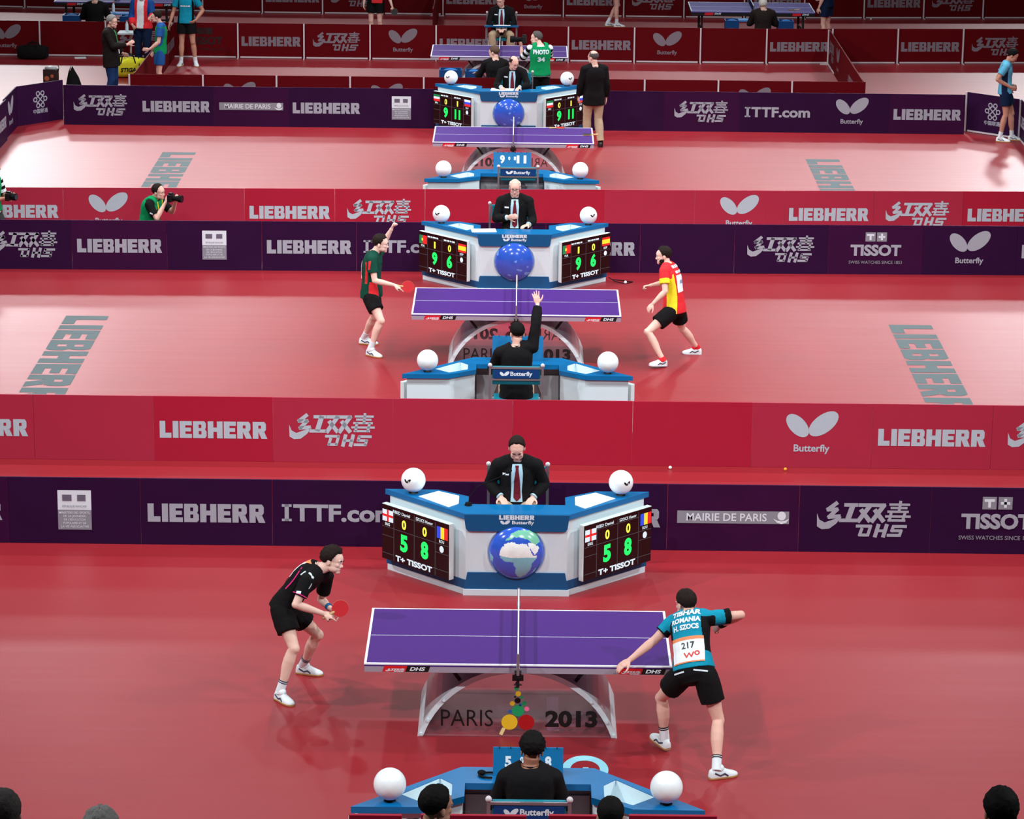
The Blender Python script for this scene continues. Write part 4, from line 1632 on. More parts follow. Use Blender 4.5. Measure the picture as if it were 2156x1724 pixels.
def shoe(rg, side, org, parent, mat, trim, sole, sock=None, sock2=None, low=False):
    J, k = rg.J, rg.s
    an, toe = J['ank' + side], J['toe' + side]
    fwd = toe - an
    dn = V((0, 0, -1))
    if 'flat' + side not in J:
        fwd = V((fwd.x, fwd.y, 0)).normalized()
        upn = V((0, 0, 1))
        base = V((an.x, an.y, J.get('floor', V((0, 0, 0))).z + .001))
    else:
        upn = V(J['flat' + side]).normalized()
        fwd = (fwd - upn * fwd.dot(upn)).normalized()
        base = an - upn * .088 * k
    sd = fwd.cross(upn).normalized()
    sec = [(-.068, .022, .056), (-.060, .033, .082), (-.035, .040, .098), (.0, .041, .104), (.030, .042, .104), (.062, .046, .090), (.10, .050, .071), (.135, .050, .058), (.165, .044, .048), (.188, .030, .038), (.200, .012, .026)]
    m = MB()
    rs = []
    for y, w, h in sec:
        r = []
        for i in range(16):
            a = math.pi * i / 15
            r.append(base + fwd * (y * k) + sd * (w * k * math.cos(a)) + upn * ((.012 + (h - .012) * math.sin(a) ** .8) * k) - org)
        rs.append(r)
    m.rings(rs)
    sh = m.build('shoe', mat, parent, True, 60)
    m = MB()
    rs = []
    for z in (0.0, .006, .016, .019):
        r = []
        gr = .002 if z in (.006, .016) else -.001
        for y, w, h in sec:
            r.append(base + fwd * (y * k) + sd * ((w + gr) * k) + upn * z * k - org)
        for y, w, h in sec[::-1]:
            r.append(base + fwd * (y * k) - sd * ((w + gr) * k) + upn * z * k - org)
        rs.append(r)
    m.rings(rs)
    m.build('sole', sole, sh)
    if trim:
        m = MB()
        for y in (.05, .075, .10):
            m.tube([base + fwd * y * k + sd * x * k + upn * zz * k - org for x, zz in ((-.026, .062 - (y - .05) * .45 + .006), (0, .082 - (y - .05) * .55), (.026, .068 - (y - .05) * .45))], .005 * k, 6)
        for sx in (-1, 1):
            m.tube([base + fwd * y * k + sd * sx * x * k + upn * zz * k - org for y, x, zz in ((-.03, .0375, .06), (.02, .041, .035), (.06, .046, .05), (.09, .046, .025))], .0075 * k, 6)
        m.build('shoe_trim', trim, sh, True)
    if sock:
        m = MB()
        kn = J['knee' + side]
        dd = (kn - an).normalized()
        top = .03 if low else .105
        m.tube([an - dd * .03 * k - org, an + dd * top * .5 * k - org, an + dd * top * k - org], [.043 * k, .0415 * k, .0435 * k], 16)
        m.ball(an + fwd * .03 * k - upn * .012 * k - org, .040 * k, nu=14, nv=10)
        so = m.build('sock', sock, parent, True, 60)
        if sock2:
            m = MB()
            for z in (.080, .097):
                m.tube([an + dd * z * k - org, an + dd * (z + .009) * k - org], .0448 * k, 16)
            m.build('sock_stripe', sock2, so, True, 60)
    return sh


def bvh_of(me):
    return BVHTree.FromPolygons([v.co for v in me.vertices], [p.vertices for p in me.polygons])


def project(bvh, m2, o, x, y, n, off):
    """lay a 2-D mesh on a garment: cast along -n from the plane (o; x, y)"""
    out = []
    for a, b in m2[0]:
        p = o + x * a + y * b
        h = bvh.ray_cast(p + n * .4, -n, .8)
        if h[0] is None:
            h = bvh.find_nearest(p)
        out.append(h[0] + n * off)
    return out, m2[1]


def strip2(rows, nx=6):
    vs, fs = [], []
    for y, a, b in rows:
        vs += [(a + (b - a) * i / nx, y) for i in range(nx + 1)]
    for j in range(len(rows) - 1):
        for i in range(nx):
            k = j * (nx + 1) + i
            fs.append([k, k + 1, k + nx + 2, k + nx + 1])
    return vs, fs


def dense(rows, per=5):
    out = []
    for (y0, a0, b0), (y1, a1, b1) in zip(rows[:-1], rows[1:]):
        for i in range(per):
            q = i / per
            out.append((y0 + (y1 - y0) * q, a0 + (a1 - a0) * q, b0 + (b1 - b0) * q))
    return out + [rows[-1]]


def person(label, J, s=1.0, skin='fair', hair='brown', style='short', top='tee', topm=None, bottom='shorts', botm=None, shoes='white', hands=('relax', 'relax'), hunch=0.02, belly=0.0,
           vox=0.007, cat='person', group=None, painter=None, suit=False, glasses=False, face=True, vest=None, seed=0, decals=None, sock2=None, beard=None, hem=-.05, sleeve=.62, wristband=None):
    rg = Rig(J, s, hunch, belly)
    J = rg.J
    org = V(((J['ankL'].x + J['ankR'].x) / 2, (J['ankL'].y + J['ankR'].y) / 2, J.get('floor', V((0, 0, 0))).z))
    if 'floor' not in J:
        J['floor'] = V((0, 0, 0))
    sub = lambda m: [setattr(m, 'v', [p - org for p in m.v])] and m
    mb = MB()
    rg.torso(mb, -.006)
    for k in 'LR':
        rg.limb(mb, k, 'leg')
        rg.limb(mb, k, 'arm')
    rg.shoulders(mb, -.008)
    rg.head(mb)
    rg.hand(mb, 'L', hands[0])
    rg.hand(mb, 'R', hands[1])
    body = link('person', remesh(sub(mb), 'person', [SKIN[skin]], vox, 3))
    tag(body, label, cat, group, org)
    q = Matrix((rg.hs, rg.f, rg.u)).transposed()
    H = lambda a, b, c: rg.hp(a, b, c) - org
    if style != 'bald':
        hair_mesh(rg, style, org, seed).build('hair', HAIRC[hair], body, True, 180)
    if face:
        for sx in (-1, 1):
            m = MB()
            m.ball(H(sx * .031, .0835, -.004), (.0125 * s, .006 * s, .0058 * s), q, 12, 8, 0)
            m.ball(H(sx * .031, .0875, -.004), (.0052 * s, .003 * s, .0052 * s), q, 10, 6, 1)
            m.build('eye', [EYE_W, EYE_D], body, True)
            m = MB()
            m.tube([H(sx * .014, .0965, .012), H(sx * .031, .0960, .018), H(sx * .048, .084, .013)], [.0034 * s, .0042 * s, .0026 * s], 8, round_ends=True)
            m.build('eyebrow', HAIRC['brown' if hair in ('white', 'grey') else hair], body, True)
        m = MB()
        m.ball(H(0, .0925, -.072), (.019 * s, .0035 * s, .0055 * s), q, 12, 8)
        m.build('lips', LIP, body, True)
    if beard:
        m = MB()
        m.ball(H(0, .042, -.094), (.040 * s, .042 * s, .025 * s), q, 16, 10)
        for sx in (-1, 1):
            m.ball(H(sx * .044, .026, -.070), (.024 * s, .04 * s, .032 * s), q, 12, 8)
        m.ball(H(0, .088, -.058), (.026 * s, .010 * s, .006 * s), q, 12, 8)
        m.build('beard', HAIRC[beard], body, True)
    if glasses:
        m = MB()
        for sx in (-1, 1):
            m.tube([H(sx * .031 + .022 * math.cos(a), .1015, -.006 + .017 * math.sin(a)) for a in [R(x) for x in range(0, 361, 24)]], .0016 * s, 6)
            m.tube([H(sx * .053, .1, .0), H(sx * .078, .0, .002)], .0016 * s, 6)
        m.tube([H(-.01, .103, -.002), H(.01, .103, -.002)], .0016 * s, 6)
        m.build('spectacles', METAL, body, True)
    # ---- lower clothing
    if bottom:
        mb = MB()
        seated = abs((J['kneeL'] - J['hipL']).normalized().z) < .6
        if bottom == 'shorts':
            rg.torso(mb, .014, -.16, .16)
            for k in 'LR':
                rg.limb(mb, k, 'leg', .016, 0.0, .58, .022, shirt=True)
        else:
            rg.torso(mb, .012, -.15, .20)
            for k in 'LR':
                rg.limb(mb, k, 'leg', .016, 0.0, 1.96, .012, shirt=True)
        lo = link('shorts' if bottom == 'shorts' else 'trousers', remesh(sub(mb), 'cloth', [botm], max(.007, vox), 3, .004), body)
    else:
        lo = None
    # ---- upper clothing
    up_o = None
    if top:
        mb = MB()
        if top == 'tee':
            rg.torso(mb, .012, hem, .985, .012, skirt=True)
            rg.shoulders(mb, .006)
            for k in 'LR':
                rg.limb(mb, k, 'arm', .010, 0.0, sleeve, .018)
        else:
            rg.torso(mb, .026, hem, .985, .014, skirt=True)
            rg.shoulders(mb, .016)
            for k in 'LR':
                rg.limb(mb, k, 'arm', .018, 0.0, 1.9, .010)
        mats = topm if isinstance(topm, list) else [topm]
        me = remesh(sub(mb), 'cloth', mats, max(.007, vox), 4 if top == 'tee' else 12, .005)
        if painter:
            paint(me, rg, painter, org)
        up_o = link({'tee': 'shirt', 'jacket': 'jacket'}[top], me, body)
        # collar
        a = rg.C(.965)
        tg, sd, fr = rg.frame(.97)
        m = MB()
        rs = []
        for h_, g_ in ((-.012, .070), (.022, .064), (.024, .070), (-.016, .078)):
            rs.append([a + fr * .010 + (sd * math.cos(x) + fr * math.sin(x)) * (g_ * s) + tg * (h_ * s) - fr * (math.sin(x) * -.0) - tg * (.012 * max(0, math.sin(x))) - org for x in [2 * math.pi * i / 24 for i in range(24)]])
        m.rings(rs, cap=False)
        m.build('collar', C_SHIRT if suit else mats[0] if not isinstance(topm, list) or len(mats) < 2 else mats[-1], body, True)
        if suit:
            bv = bvh_of(me)
            tg, sd, fr = rg.frame(.62)
            o0 = rg.C(.62) - org
            L_ = (rg.P2 - rg.P0).length
            z1, z0 = .33 * L_, -.42 * L_
            lay = lambda m2, off: project(bv, m2, o0, sd, tg, fr, off)
            m = MB(); m.add(*lay(strip2(dense([(z1, -.050, .050), (z1 - .10, -.062, .062), (0, -.058, .062), (z0 * .5, -.050, .058), (z0, -.060, .066)]), 8), .004))
            m.build('shirt_front', C_SHIRT, up_o)
            m = MB(); m.add(*lay(strip2(dense([(z1 - .012, -.020, .020), (z1 - .05, -.014, .014), (0.0, -.030, .030), (z0 * .80, -.040, .036), (z0 * .95, -.005, .005)]), 4), .010))
            m.build('tie', C_TIE, up_o)
            for sx in (-1, 1):
                m = MB(); m.add(*lay(strip2(dense([(z1 + .0, sx * .052, sx * .085), (z1 - .09, sx * .062, sx * .118), (z1 - .105, sx * .062, sx * .098), (z0 * .3, sx * .060, sx * .066)]), 3), .007))
                m.build('lapel', topm, up_o)
            m = MB(); m.add(*lay(rect2(.085, .055, .150, .078, 5, 3), .008))
            m.build('name_badge', PAPER, up_o)
            for k in 'LR':
                a, b = J['el' + k], J['wr' + k]
                m = MB(); m.tube([lerp(a, b, .86) - org, lerp(a, b, .97) - org], [.042 * s, .039 * s], 14)
                m.build('shirt_cuff', C_SHIRT, body, True, 60)
    if vest:
        mb = MB()
        rg.torso(mb, .034, .02, .97, .012)
        for k in 'LR':
            c = lerp(rg.C(.93), J['sh' + k], .3)
            mb.tube([c, lerp(c, J['sh' + k], .62)], [.108 * s, .094 * s], 16)
        ve = link('vest', remesh(sub(mb), 'cloth', [vest], max(.007, vox), 3, .004), body)
    else:
        ve = None
    if shoes:
        for k in 'LR':
            if shoes == 'white':
                shoe(rg, k, org, body, SHOE_W, SHOE_T, GUM, C_WHITE, sock2)
            elif shoes == 'low':
                shoe(rg, k, org, body, SHOE_W, SHOE_T, PRINT_W, C_RED, None, True)
            else:
                shoe(rg, k, org, body, SHOE_B, None, SHOE_B, C_BLACK, None)
    if wristband:
        k, m_ = wristband
        a, b = J['el' + k], J['wr' + k]
        m = MB(); m.tube([lerp(a, b, .80) - org, lerp(a, b, .97) - org], [.036 * s, .034 * s], 14)
        m.build('wristband', m_, body, True, 60)
    if decals:
        decals(rg, body, up_o, lo, ve, org)
    return rg, body


def back_lay(rg, o, org, t=.7, front=False, side=None):
    bv = bvh_of(o.data)
    tg, sd, fr = rg.frame(t)
    n = fr if front else -fr
    x = -sd if front else sd
    if side:
        n = sd * side
        x = fr * -side
    c = rg.C(t) - org
    return lambda m2, off=.004: project(bv, m2, c, x, tg, n, off)


def local(J, pos, ang, s=1.0):
    """joints given for a figure facing +Y at the origin -> world"""
    c, n = math.cos(R(ang)), math.sin(R(ang))
    f = lambda v: V((pos[0] + (v[0] * c - v[1] * n) * s, pos[1] + (v[0] * n + v[1] * c) * s, pos[2] + v[2] * s))
    g = lambda v: V((v[0] * c - v[1] * n, v[0] * n + v[1] * c, v[2]))
    out = {k: (g(v) if k in ('face', 'hup', 'palmL', 'palmR', 'flatL', 'flatR') else f(v)) for k, v in J.items()}
    out['floor'] = V((0, 0, pos[2]))
    return out


STAND = dict(hipL=(-.09, 0, .92), hipR=(.09, 0, .92), kneeL=(-.10, .03, .50), kneeR=(.10, .03, .50), ankL=(-.11, -.02, .088), ankR=(.11, -.02, .088), toeL=(-.14, .16, .02), toeR=(.14, .16, .02),
             neck=(0, -.03, 1.47), shL=(-.185, -.01, 1.41), shR=(.185, -.01, 1.41), elL=(-.235, -.03, 1.12), elR=(.235, -.03, 1.12), wrL=(-.25, .06, .88), wrR=(.25, .06, .88), haL=(-.25, .09, .79), haR=(.25, .09, .79),
             palmL=(1, 0, 0), palmR=(-1, 0, 0), head=(0, .03, 1.62), face=(0, 1, 0))
SIT = dict(hipL=(-.10, 0, .72), hipR=(.10, 0, .72), kneeL=(-.14, .43, .71), kneeR=(.14, .43, .71), ankL=(-.13, .36, .30), ankR=(.13, .36, .30), toeL=(-.14, .55, .235), toeR=(.14, .55, .235),
           neck=(0, -.02, 1.26), shL=(-.19, .0, 1.19), shR=(.19, .0, 1.19), elL=(-.27, .06, .93), elR=(.27, .06, .93), wrL=(-.16, .27, .845), wrR=(.16, .27, .845), haL=(-.13, .35, .83), haR=(.13, .35, .83),
           palmL=(0, 0, -1), palmR=(0, 0, -1), head=(0, .04, 1.41), face=(0, 1, -.1), flatL=(0, 0, 1), flatR=(0, 0, 1))


def pose(base, **k):
    d = dict(base)
    d.update(k)
    return d


def bat(c, normal, handle_dir, label, r=.078, red=True):
    """table tennis bat: blade centre c, blade normal, direction from blade to handle end"""
    n = V(normal).normalized()
    h = V(handle_dir)
    h = (h - n * h.dot(n)).normalized()
    x = n.cross(h)
    t = thing('table_tennis_bat', label, 'bat', V(c), 0, 'table tennis bats')
    mats = [M('red_rubber', (196, 24, 36), 0.5), M('black_rubber', (22, 18, 20), 0.5), M('bat_wood', (206, 170, 118), 0.5)]
    f = lambda p, z: x * p[0] + h * p[1] + n * z
    for nm, z0, z1, rr_, mt in (('blade', -.003, .003, r, 2), ('rubber', .003, .006, r * .985, 0 if red else 1), ('rubber', -.006, -.003, r * .985, 1 if red else 0)):
        m = MB()
        P = [(rr_ * math.cos(2 * math.pi * i / 40), rr_ * 1.04 * math.sin(2 * math.pi * i / 40)) for i in range(40)]
        m.prism(P, z0, z1, xf=lambda p: f((p.x, p.y), p.z))
        m.build(nm, mats[mt], t)
    m = MB()
    m.tube([h * (r * .9), h * (r + .03), h * (r + .10)], [.013, .0125, .016], 12, round_ends=True)
    m.build('handle', mats[2], t, True)
    return t
# ------------------------------------------------------------------ the four players
# 1: crouching player in black, left of the nearest table
def dec1(rg, body, up_o, lo, ve, org):
    L = back_lay(rg, up_o, org, .72)
    for m2, mt, nm in ((rect2(-.105, -.115, .105, .095, 6, 6), PAPER, 'race_bib'), (rect2(-.105, .095, .105, .135, 6, 2), BIB_O, 'bib_strip'), (m2_xf(bars2((.03, .03, .03), .05), 1, 1, 0, -.03), M('bib_ink', (214, 96, 96), .6), 'bib_number')):
        m = MB(); m.add(*L(m2, .006 if nm == 'race_bib' else .0075)); m.build(nm, mt, up_o)
    L = back_lay(rg, up_o, org, .42)
    m = MB(); m.add(*L(m2_xf(bars2((.035, .05), .045), 1, 1, 0, -.02), .006)); m.build('printed_text', PRINT_W, up_o)
    L = back_lay(rg, up_o, org, .6, side=1)
    pts = [(-.12 + .0 * i, 0) for i in range(2)]
    m = MB(); m.add(*L(stroke2([(.075, .12), (.060, .06), (.050, 0), (.045, -.06), (.045, -.13)], .012), .006)); m.build('pink_piping', C_PINK, up_o)
    n = V((-.35, -1, .35)).normalized()
    bv = bvh_of(up_o.data)
    c = rg.J['shR'] - org
    x = V((1, -.3, 0)).normalized()
    z = n.cross(x).normalized()
    z = z if z.z > 0 else -z
    for nm, P, w, mt in (('white_flash', [(-.065, .045), (-.03, .075), (.03, .065), (.06, .03), (.062, -.04), (.05, -.075)], .013, PRINT_W),):
        m = MB(); m.add(*project(bv, stroke2(P, w), c, x, z, n, .010)); m.build(nm, mt, up_o)
    sh, el = rg.J['shR'], rg.J['elR']
    m = MB(); m.tube([lerp(sh, el, .60) - org, lerp(sh, el, .635) - org], [.0735, .0745], 18); m.build('sleeve_trim', C_PINK, up_o, True, 60)
    m = MB(); m.add(*project(bv, rect2(-.02, -.012, .025, .012, 3, 2), lerp(sh, el, .5) - org, x, z, n, .006)); m.build('sleeve_badge', PRINT_W, up_o)


person('player in black shirt and shorts crouching with a red bat', dict(head=(-1.73, .62, 1.275), neck=(-1.845, .60, 1.215), shR=(-1.955, .41, 1.145), shL=(-1.80, .79, 1.06), elR=(-2.055, .31, .94), wrR=(-1.815, .42, .82), haR=(-1.725, .45, .785),
    elL=(-1.86, .93, .78), wrL=(-1.77, .77, .755), haL=(-1.70, .72, .72), hipR=(-2.205, .51, .82), hipL=(-2.17, .70, .80), kneeR=(-2.075, .33, .505), kneeL=(-1.885, .82, .468), ankR=(-2.205, .30, .100), ankL=(-2.045, 1.04, .092),
    toeR=(-2.07, .14, .02), toeL=(-1.86, .99, .02), face=(.92, -.32, -.16), palmR=(.1, .5, -.8), palmL=(-.2, -.8, -.3)), 1.0, 'pale', 'brown', 'curly', 'tee', C_BLACK, 'shorts', C_BLACK, 'white', ('relax', 'point'), .06, 0.0, .0055,
    sock2=SHOE_T, decals=dec1, wristband=('L', M('blue_wristband', (20, 84, 132), .8)), seed=2, sleeve=.66)
bat((-1.655, .47, .853), (.15, -.95, .28), (-.85, -.05, -.48), 'red bat in hand of the crouching player in black')


# 2: player in teal seen from behind
def dec2(rg, body, up_o, lo, ve, org):
    L = back_lay(rg, up_o, org, .7)
    m = MB()
    for s_, h_, w_, z_ in (('TIBHAR', .060, .27, .105), ('ROMANIA', .052, .27, .030), ('H. SZOCS', .050, .235, -.040)):
        m.add(*L(m2_xf(text2d(s_, h_, .05, w=w_), 1, 1, 0, z_), .006))
    m.build('printed_text', PRINT_W, up_o)
    L = back_lay(rg, up_o, org, .36)
    for m2, mt, nm, of in ((rect2(-.145, -.135, .145, .105, 8, 8), PAPER, 'race_bib', .007), (rect2(-.145, .075, .145, .105, 8, 2), BIB_O, 'bib_strip', .0085), (rect2(-.145, -.135, .145, -.122, 8, 1), BIB_O, 'bib_strip', .0085),
                           (m2_xf(text2d('217', .058, .02), 1, 1, .01, -.005), BLACK, 'bib_number', .0085),
                           (m2_join(stroke2([(-.03, -.045), (-.01, -.085), (.015, -.05), (.035, -.085), (.055, -.045)], .012), ring2(.085, -.055, .012, .023)), M('bib_red', (220, 52, 48), .6), 'bib_logo', .0085)):
        m = MB(); m.add(*L(m2, of)); m.build(nm, mt, up_o)
    L = back_lay(rg, lo, org, .03)
    for a, b in (((-.15, -.004), (-.055, -.002)), ((.045, 0), (.15, -.025))):
        m = MB(); m.add(*L(stroke2([(a[0] + (b[0] - a[0]) * i / 5, a[1] + (b[1] - a[1]) * i / 5) for i in range(6)], .014), .006)); m.build('white_piping', PRINT_W, lo)


def paint2(t, s_, f, arm):
    for k in 'LR':
        q, d = arm[k]
        if q > .06 and d < .10 and abs(s_) > .16:
            return 1 if (q > .40 and f > -.02) or q > .56 else 0
    return 1 if abs(s_) > .135 and .30 < t < .86 else 0


person('player in teal shirt with number bib, seen from behind lunging at the table', dict(head=(1.482, -.69, 1.335), neck=(1.515, -.765, 1.265), shL=(1.375, -.73, 1.175), shR=(1.705, -.86, 1.255), elL=(1.208, -.78, 1.015), wrL=(.992, -.92, .88), haL=(.915, -.95, .838),
    elR=(1.965, -.80, 1.268), wrR=(1.80, -.60, 1.10), haR=(1.735, -.55, 1.03), hipL=(1.456, -1.09, .815), hipR=(1.645, -1.17, .83), kneeL=(1.275, -.85, .50), kneeR=(1.765, -1.24, .44), ankL=(1.315, -.86, .125), ankR=(1.742, -1.50, .100),
    toeL=(1.19, -.64, .035), toeR=(1.93, -1.42, .02), face=(-.48, .85, -.25), palmL=(-.3, .1, -.9), palmR=(.2, .6, -.5), flatL=(.05, -.14, 1)), 1.02, 'fair', 'brown', 'short', 'tee', [C_TEAL, C_BLACK], 'shorts', C_BLACK, 'white', ('flat', 'grip'), .05, 0.0, .0055,
    sock2=BLACK, decals=dec2, painter=paint2, seed=5, hem=.07, wristband=('R', C_BLACK))


# 3: player in dark green and red, left of the middle table
def dec3(rg, body, up_o, lo, ve, org):
    L = back_lay(rg, up_o, org, .6)
    m = MB(); m.add(*L(rect2(-.11, -.13, .11, .11, 6, 6), .012)); m.build('race_bib', PAPER, up_o)
    m = MB(); m.add(*L(m2_xf(bars2((.03, .03, .03), .05), 1, 1, 0, -.03), .0135)); m.build('bib_number', BIB_O, up_o)
    L = back_lay(rg, up_o, org, .74, True)
    m = MB(); m.add(*L(poly2([(.03, 0), (.075, .05), (.12, 0), (.075, -.05)]), .006)); m.build('white_badge', PRINT_W, up_o)


def paint3(t, s_, f, arm):
    for k in 'LR':
        q, d = arm[k]
        if q > .05 and d < .10 and abs(s_) > .15:
            return 1 if .06 < q < .45 and (.0 < f < .035 or -.075 < f < -.035) else 0
    return 1 if (abs(s_) > .11 and f > .01 and t < .34) or (abs(s_) > .12 and -.05 < f < -.015 and .3 < t < .8) else 0


person('player in dark green and red shirt with one fist raised', dict(head=(-1.885, 13.70, 1.478), neck=(-1.975, 13.70, 1.365), shR=(-2.0, 13.53, 1.285), shL=(-1.93, 13.86, 1.29), elR=(-1.955, 13.45, 1.02), wrR=(-1.70, 13.45, .965), haR=(-1.62, 13.45, .935),
    elL=(-1.86, 14.06, 1.41), wrL=(-1.755, 14.0, 1.61), haL=(-1.72, 14.0, 1.69), hipR=(-2.03, 13.61, .775), hipL=(-2.00, 13.79, .77), kneeR=(-1.87, 13.41, .485), kneeL=(-1.975, 13.86, .43), ankR=(-2.01, 13.42, .100), ankL=(-2.13, 14.07, .095),
    toeR=(-1.87, 13.31, .02), toeL=(-1.95, 14.03, .02), face=(1, -.12, -.10), palmR=(.1, .3, -.9), palmL=(1, -.2, .1)), 1.0, 'pale', 'brown', 'short', 'tee', [C_DGREEN, C_RED], 'shorts', C_BLACK, 'white', ('fist', 'point'), .03, 0.02, .006,
    decals=dec3, painter=paint3, seed=8)
bat((-1.515, 13.46, .943), (.1, -.96, .25), (-.85, 0, .05), 'red bat in the hand of the player in dark green')


# 4: player in red and yellow, right of the middle table
def dec4(rg, body, up_o, lo, ve, org):
    L = back_lay(rg, up_o, org, .58)
    m = MB(); m.add(*L(rect2(-.11, -.13, .11, .10, 6, 6), .006)); m.build('race_bib', PAPER, up_o)
    m = MB(); m.add(*L(m2_xf(bars2((.025, .025, .025), .045), 1, 1, 0, -.02), .0075)); m.build('bib_number', M('bib_blue', (80, 140, 200), .6), up_o)
    m = MB(); m.add(*L(m2_join(m2_xf(bars2((.05, .03, .06, .04), .04), 1, 1, 0, .20), m2_xf(bars2((.06, .04, .07), .035), 1, 1, 0, .125)), .006)); m.build('printed_text', PRINT_W, up_o)


def paint4(t, s_, f, arm):
    q, d = arm['L']
    for k in 'LR':
        q, d = arm[k]
        if q > .05 and d < .11 and abs(s_) > .15:
            return 1 if q > .36 else 0
    return 1 if abs(s_) > .085 and -.085 < f < .055 and t < .78 else 0


person('player in red and yellow shirt striding towards the middle table', dict(head=(1.872, 13.45, 1.41), neck=(1.925, 13.42, 1.305), shL=(1.872, 13.23, 1.235), shR=(1.98, 13.58, 1.215), elL=(1.89, 13.12, .995), wrL=(1.735, 13.10, .835), haL=(1.675, 13.1, .765),
    elR=(1.93, 13.76, .975), wrR=(1.72, 13.74, .93), haR=(1.64, 13.73, .92), hipL=(2.0, 13.26, .70), hipR=(2.075, 13.43, .68), kneeL=(1.665, 13.08, .45), kneeR=(2.15, 13.57, .38), ankL=(1.875, 12.98, .105), ankR=(2.36, 13.70, .100),
    toeL=(1.66, 12.88, .02), toeR=(2.20, 13.72, .02), face=(-1, .06, -.10), palmL=(.5, .6, -.4), palmR=(-.1, -.3, -.8), flatL=(.12, 0, 1)), .98, 'pale', 'brown', 'short', 'tee', [C_RED, C_YEL], 'shorts', C_BLACK, 'low', ('relax', 'grip'), .05, 0.02, .006,
    decals=dec4, painter=paint4, seed=11, beard='brown')

# ------------------------------------------------------------------ umpires at the desks
person('umpire in black jacket and dark red tie, head bowed, facing us at the nearest desk',
       local(pose(SIT, neck=(0, .0, 1.265), shL=(-.195, .03, 1.20), shR=(.195, .03, 1.20), head=(.005, .075, 1.40), face=(0, .84, -.52), hipL=(-.1, 0, .745), hipR=(.1, 0, .745), kneeL=(-.14, .42, .765), kneeR=(.14, .42, .765), wrL=(-.165, .13, .885), wrR=(.165, .13, .885), haL=(-.135, .21, .87), haR=(.135, .21, .87), elL=(-.285, -.03, .99), elR=(.285, -.03, .99)), (-.03, 4.13, 0), 180),
       1.03, 'fair', 'brown', 'recede', 'jacket', C_SUIT, 'trousers', C_KHAKI, 'black', ('flat', 'flat'), .02, .03, .006, group='seated umpires', suit=True, seed=3)
person('bald umpire with glasses and dark red tie, facing us at the middle desk',
       local(pose(SIT, neck=(0, -.01, 1.275), shL=(-.20, .0, 1.20), shR=(.20, .0, 1.20), head=(.0, .035, 1.415), face=(.03, 1, -.20), wrR=(.10, .20, 1.0), haR=(.03, .25, 1.02), elR=(.28, .06, .95), palmR=(-.3, -.9, 0), wrL=(-.2, .25, .90), haL=(-.14, .32, .90)), (-.115, 18.02, 0), 180),
       1.04, 'fair', 'white', 'ring', 'jacket', C_SUIT, 'trousers', C_KHAKI, 'black', ('flat', 'relax'), .0, .03, .007, group='seated umpires', suit=True, glasses=True, seed=4)
person('balding umpire writing at the farthest globe desk',
       local(pose(SIT, neck=(0, .06, 1.23), shL=(-.20, .08, 1.16), shR=(.20, .08, 1.16), head=(-.03, .16, 1.355), face=(-.45, .72, -.5), elL=(-.29, .17, .93), elR=(.29, .17, .93), wrL=(-.13, .33, .92), haL=(-.10, .40, .905), wrR=(.20, .33, .92), haR=(.15, .40, .905)), (-.215, 30.44, 0), 180),
       1.0, 'fair', 'brown', 'ring', 'jacket', C_SUIT, 'trousers', C_KHAKI, 'black', ('relax', 'grip'), .03, .03, .009, group='seated umpires', suit=True, seed=6)
person('umpire in black seen from behind at the bottom edge, thick curly black hair',
       local(pose(SIT, neck=(0, .03, 1.235), shL=(-.18, .03, 1.135), shR=(.18, .03, 1.135), head=(.015, .085, 1.350), face=(0, .92, -.38), elL=(-.27, .08, .90), elR=(.27, .08, .90), wrL=(-.20, .36, .92), wrR=(.20, .36, .92), haL=(-.14, .44, .91), haR=(.14, .44, .91)), (.10, -4.40, 0), 0),
       1.04, 'brown', 'black', 'curly', 'jacket', C_SUIT, 'trousers', C_BLACK, 'black', ('relax', 'relax'), .03, .0, .006, group='seated umpires', seed=7, hem=-.14)


def dec_watch(rg, body, up_o, lo, ve, org):
    a, b = rg.J['elR'], rg.J['wrR']
    m = MB(); m.tube([lerp(a, b, .90) - org, lerp(a, b, .97) - org], [.033, .032], 16); m.build('wristwatch', METAL, body, True, 60)
    d = (b - a).normalized()
    m = MB()
    for i in range(3):
        m.ball(lerp(a, b, .18 + .09 * i) - org + V((.018, -.050, 0)), .009, nu=10, nv=6)
    m.build('cuff_button', GOLD, up_o, True)


person('umpire in black seen from behind at the middle table, right arm raised',
       local(pose(SIT, neck=(0, .02, 1.265), shL=(-.20, .01, 1.17), shR=(.185, .03, 1.245), head=(.005, .075, 1.405), face=(-.2, 1, -.28), elR=(.225, .10, 1.505), wrR=(.245, .24, 1.715), haR=(.225, .27, 1.81), palmR=(.1, 1, -.2), elL=(-.29, .10, .95), wrL=(-.18, .36, .92), haL=(-.12, .43, .91)), (-.055, 8.97, 0), 0),
       1.02, 'fair', 'black', 'short', 'jacket', C_SUIT, 'trousers', C_KHAKI, 'black', ('relax', 'open'), .02, .0, .006, group='seated umpires', seed=9, hem=-.16, decals=dec_watch)
person('umpire seated in a tall chair behind the far table, hands in lap',
       local(pose(SIT, hipL=(-.10, 0, .72), head=(.03, .05, 1.42), face=(.3, .9, -.35), kneeL=(-.20, .40, .74), kneeR=(.20, .40, .74), ankL=(-.16, .38, .30), ankR=(.16, .38, .30), toeL=(-.2, .56, .24), toeR=(.2, .56, .24), wrL=(-.07, .26, .85), wrR=(.07, .26, .85), haL=(-.03, .34, .84), haR=(.03, .34, .84)), (-.48, 38.38, 0), 180),
       1.0, 'fair', 'brown', 'short', 'jacket', C_SUIT, 'trousers', C_KHAKI, 'black', ('relax', 'relax'), .0, .0, .010, group='seated umpires', suit=True, seed=12)
m = MB(); m.box((0, 0, 0), (.72, .16, .03))
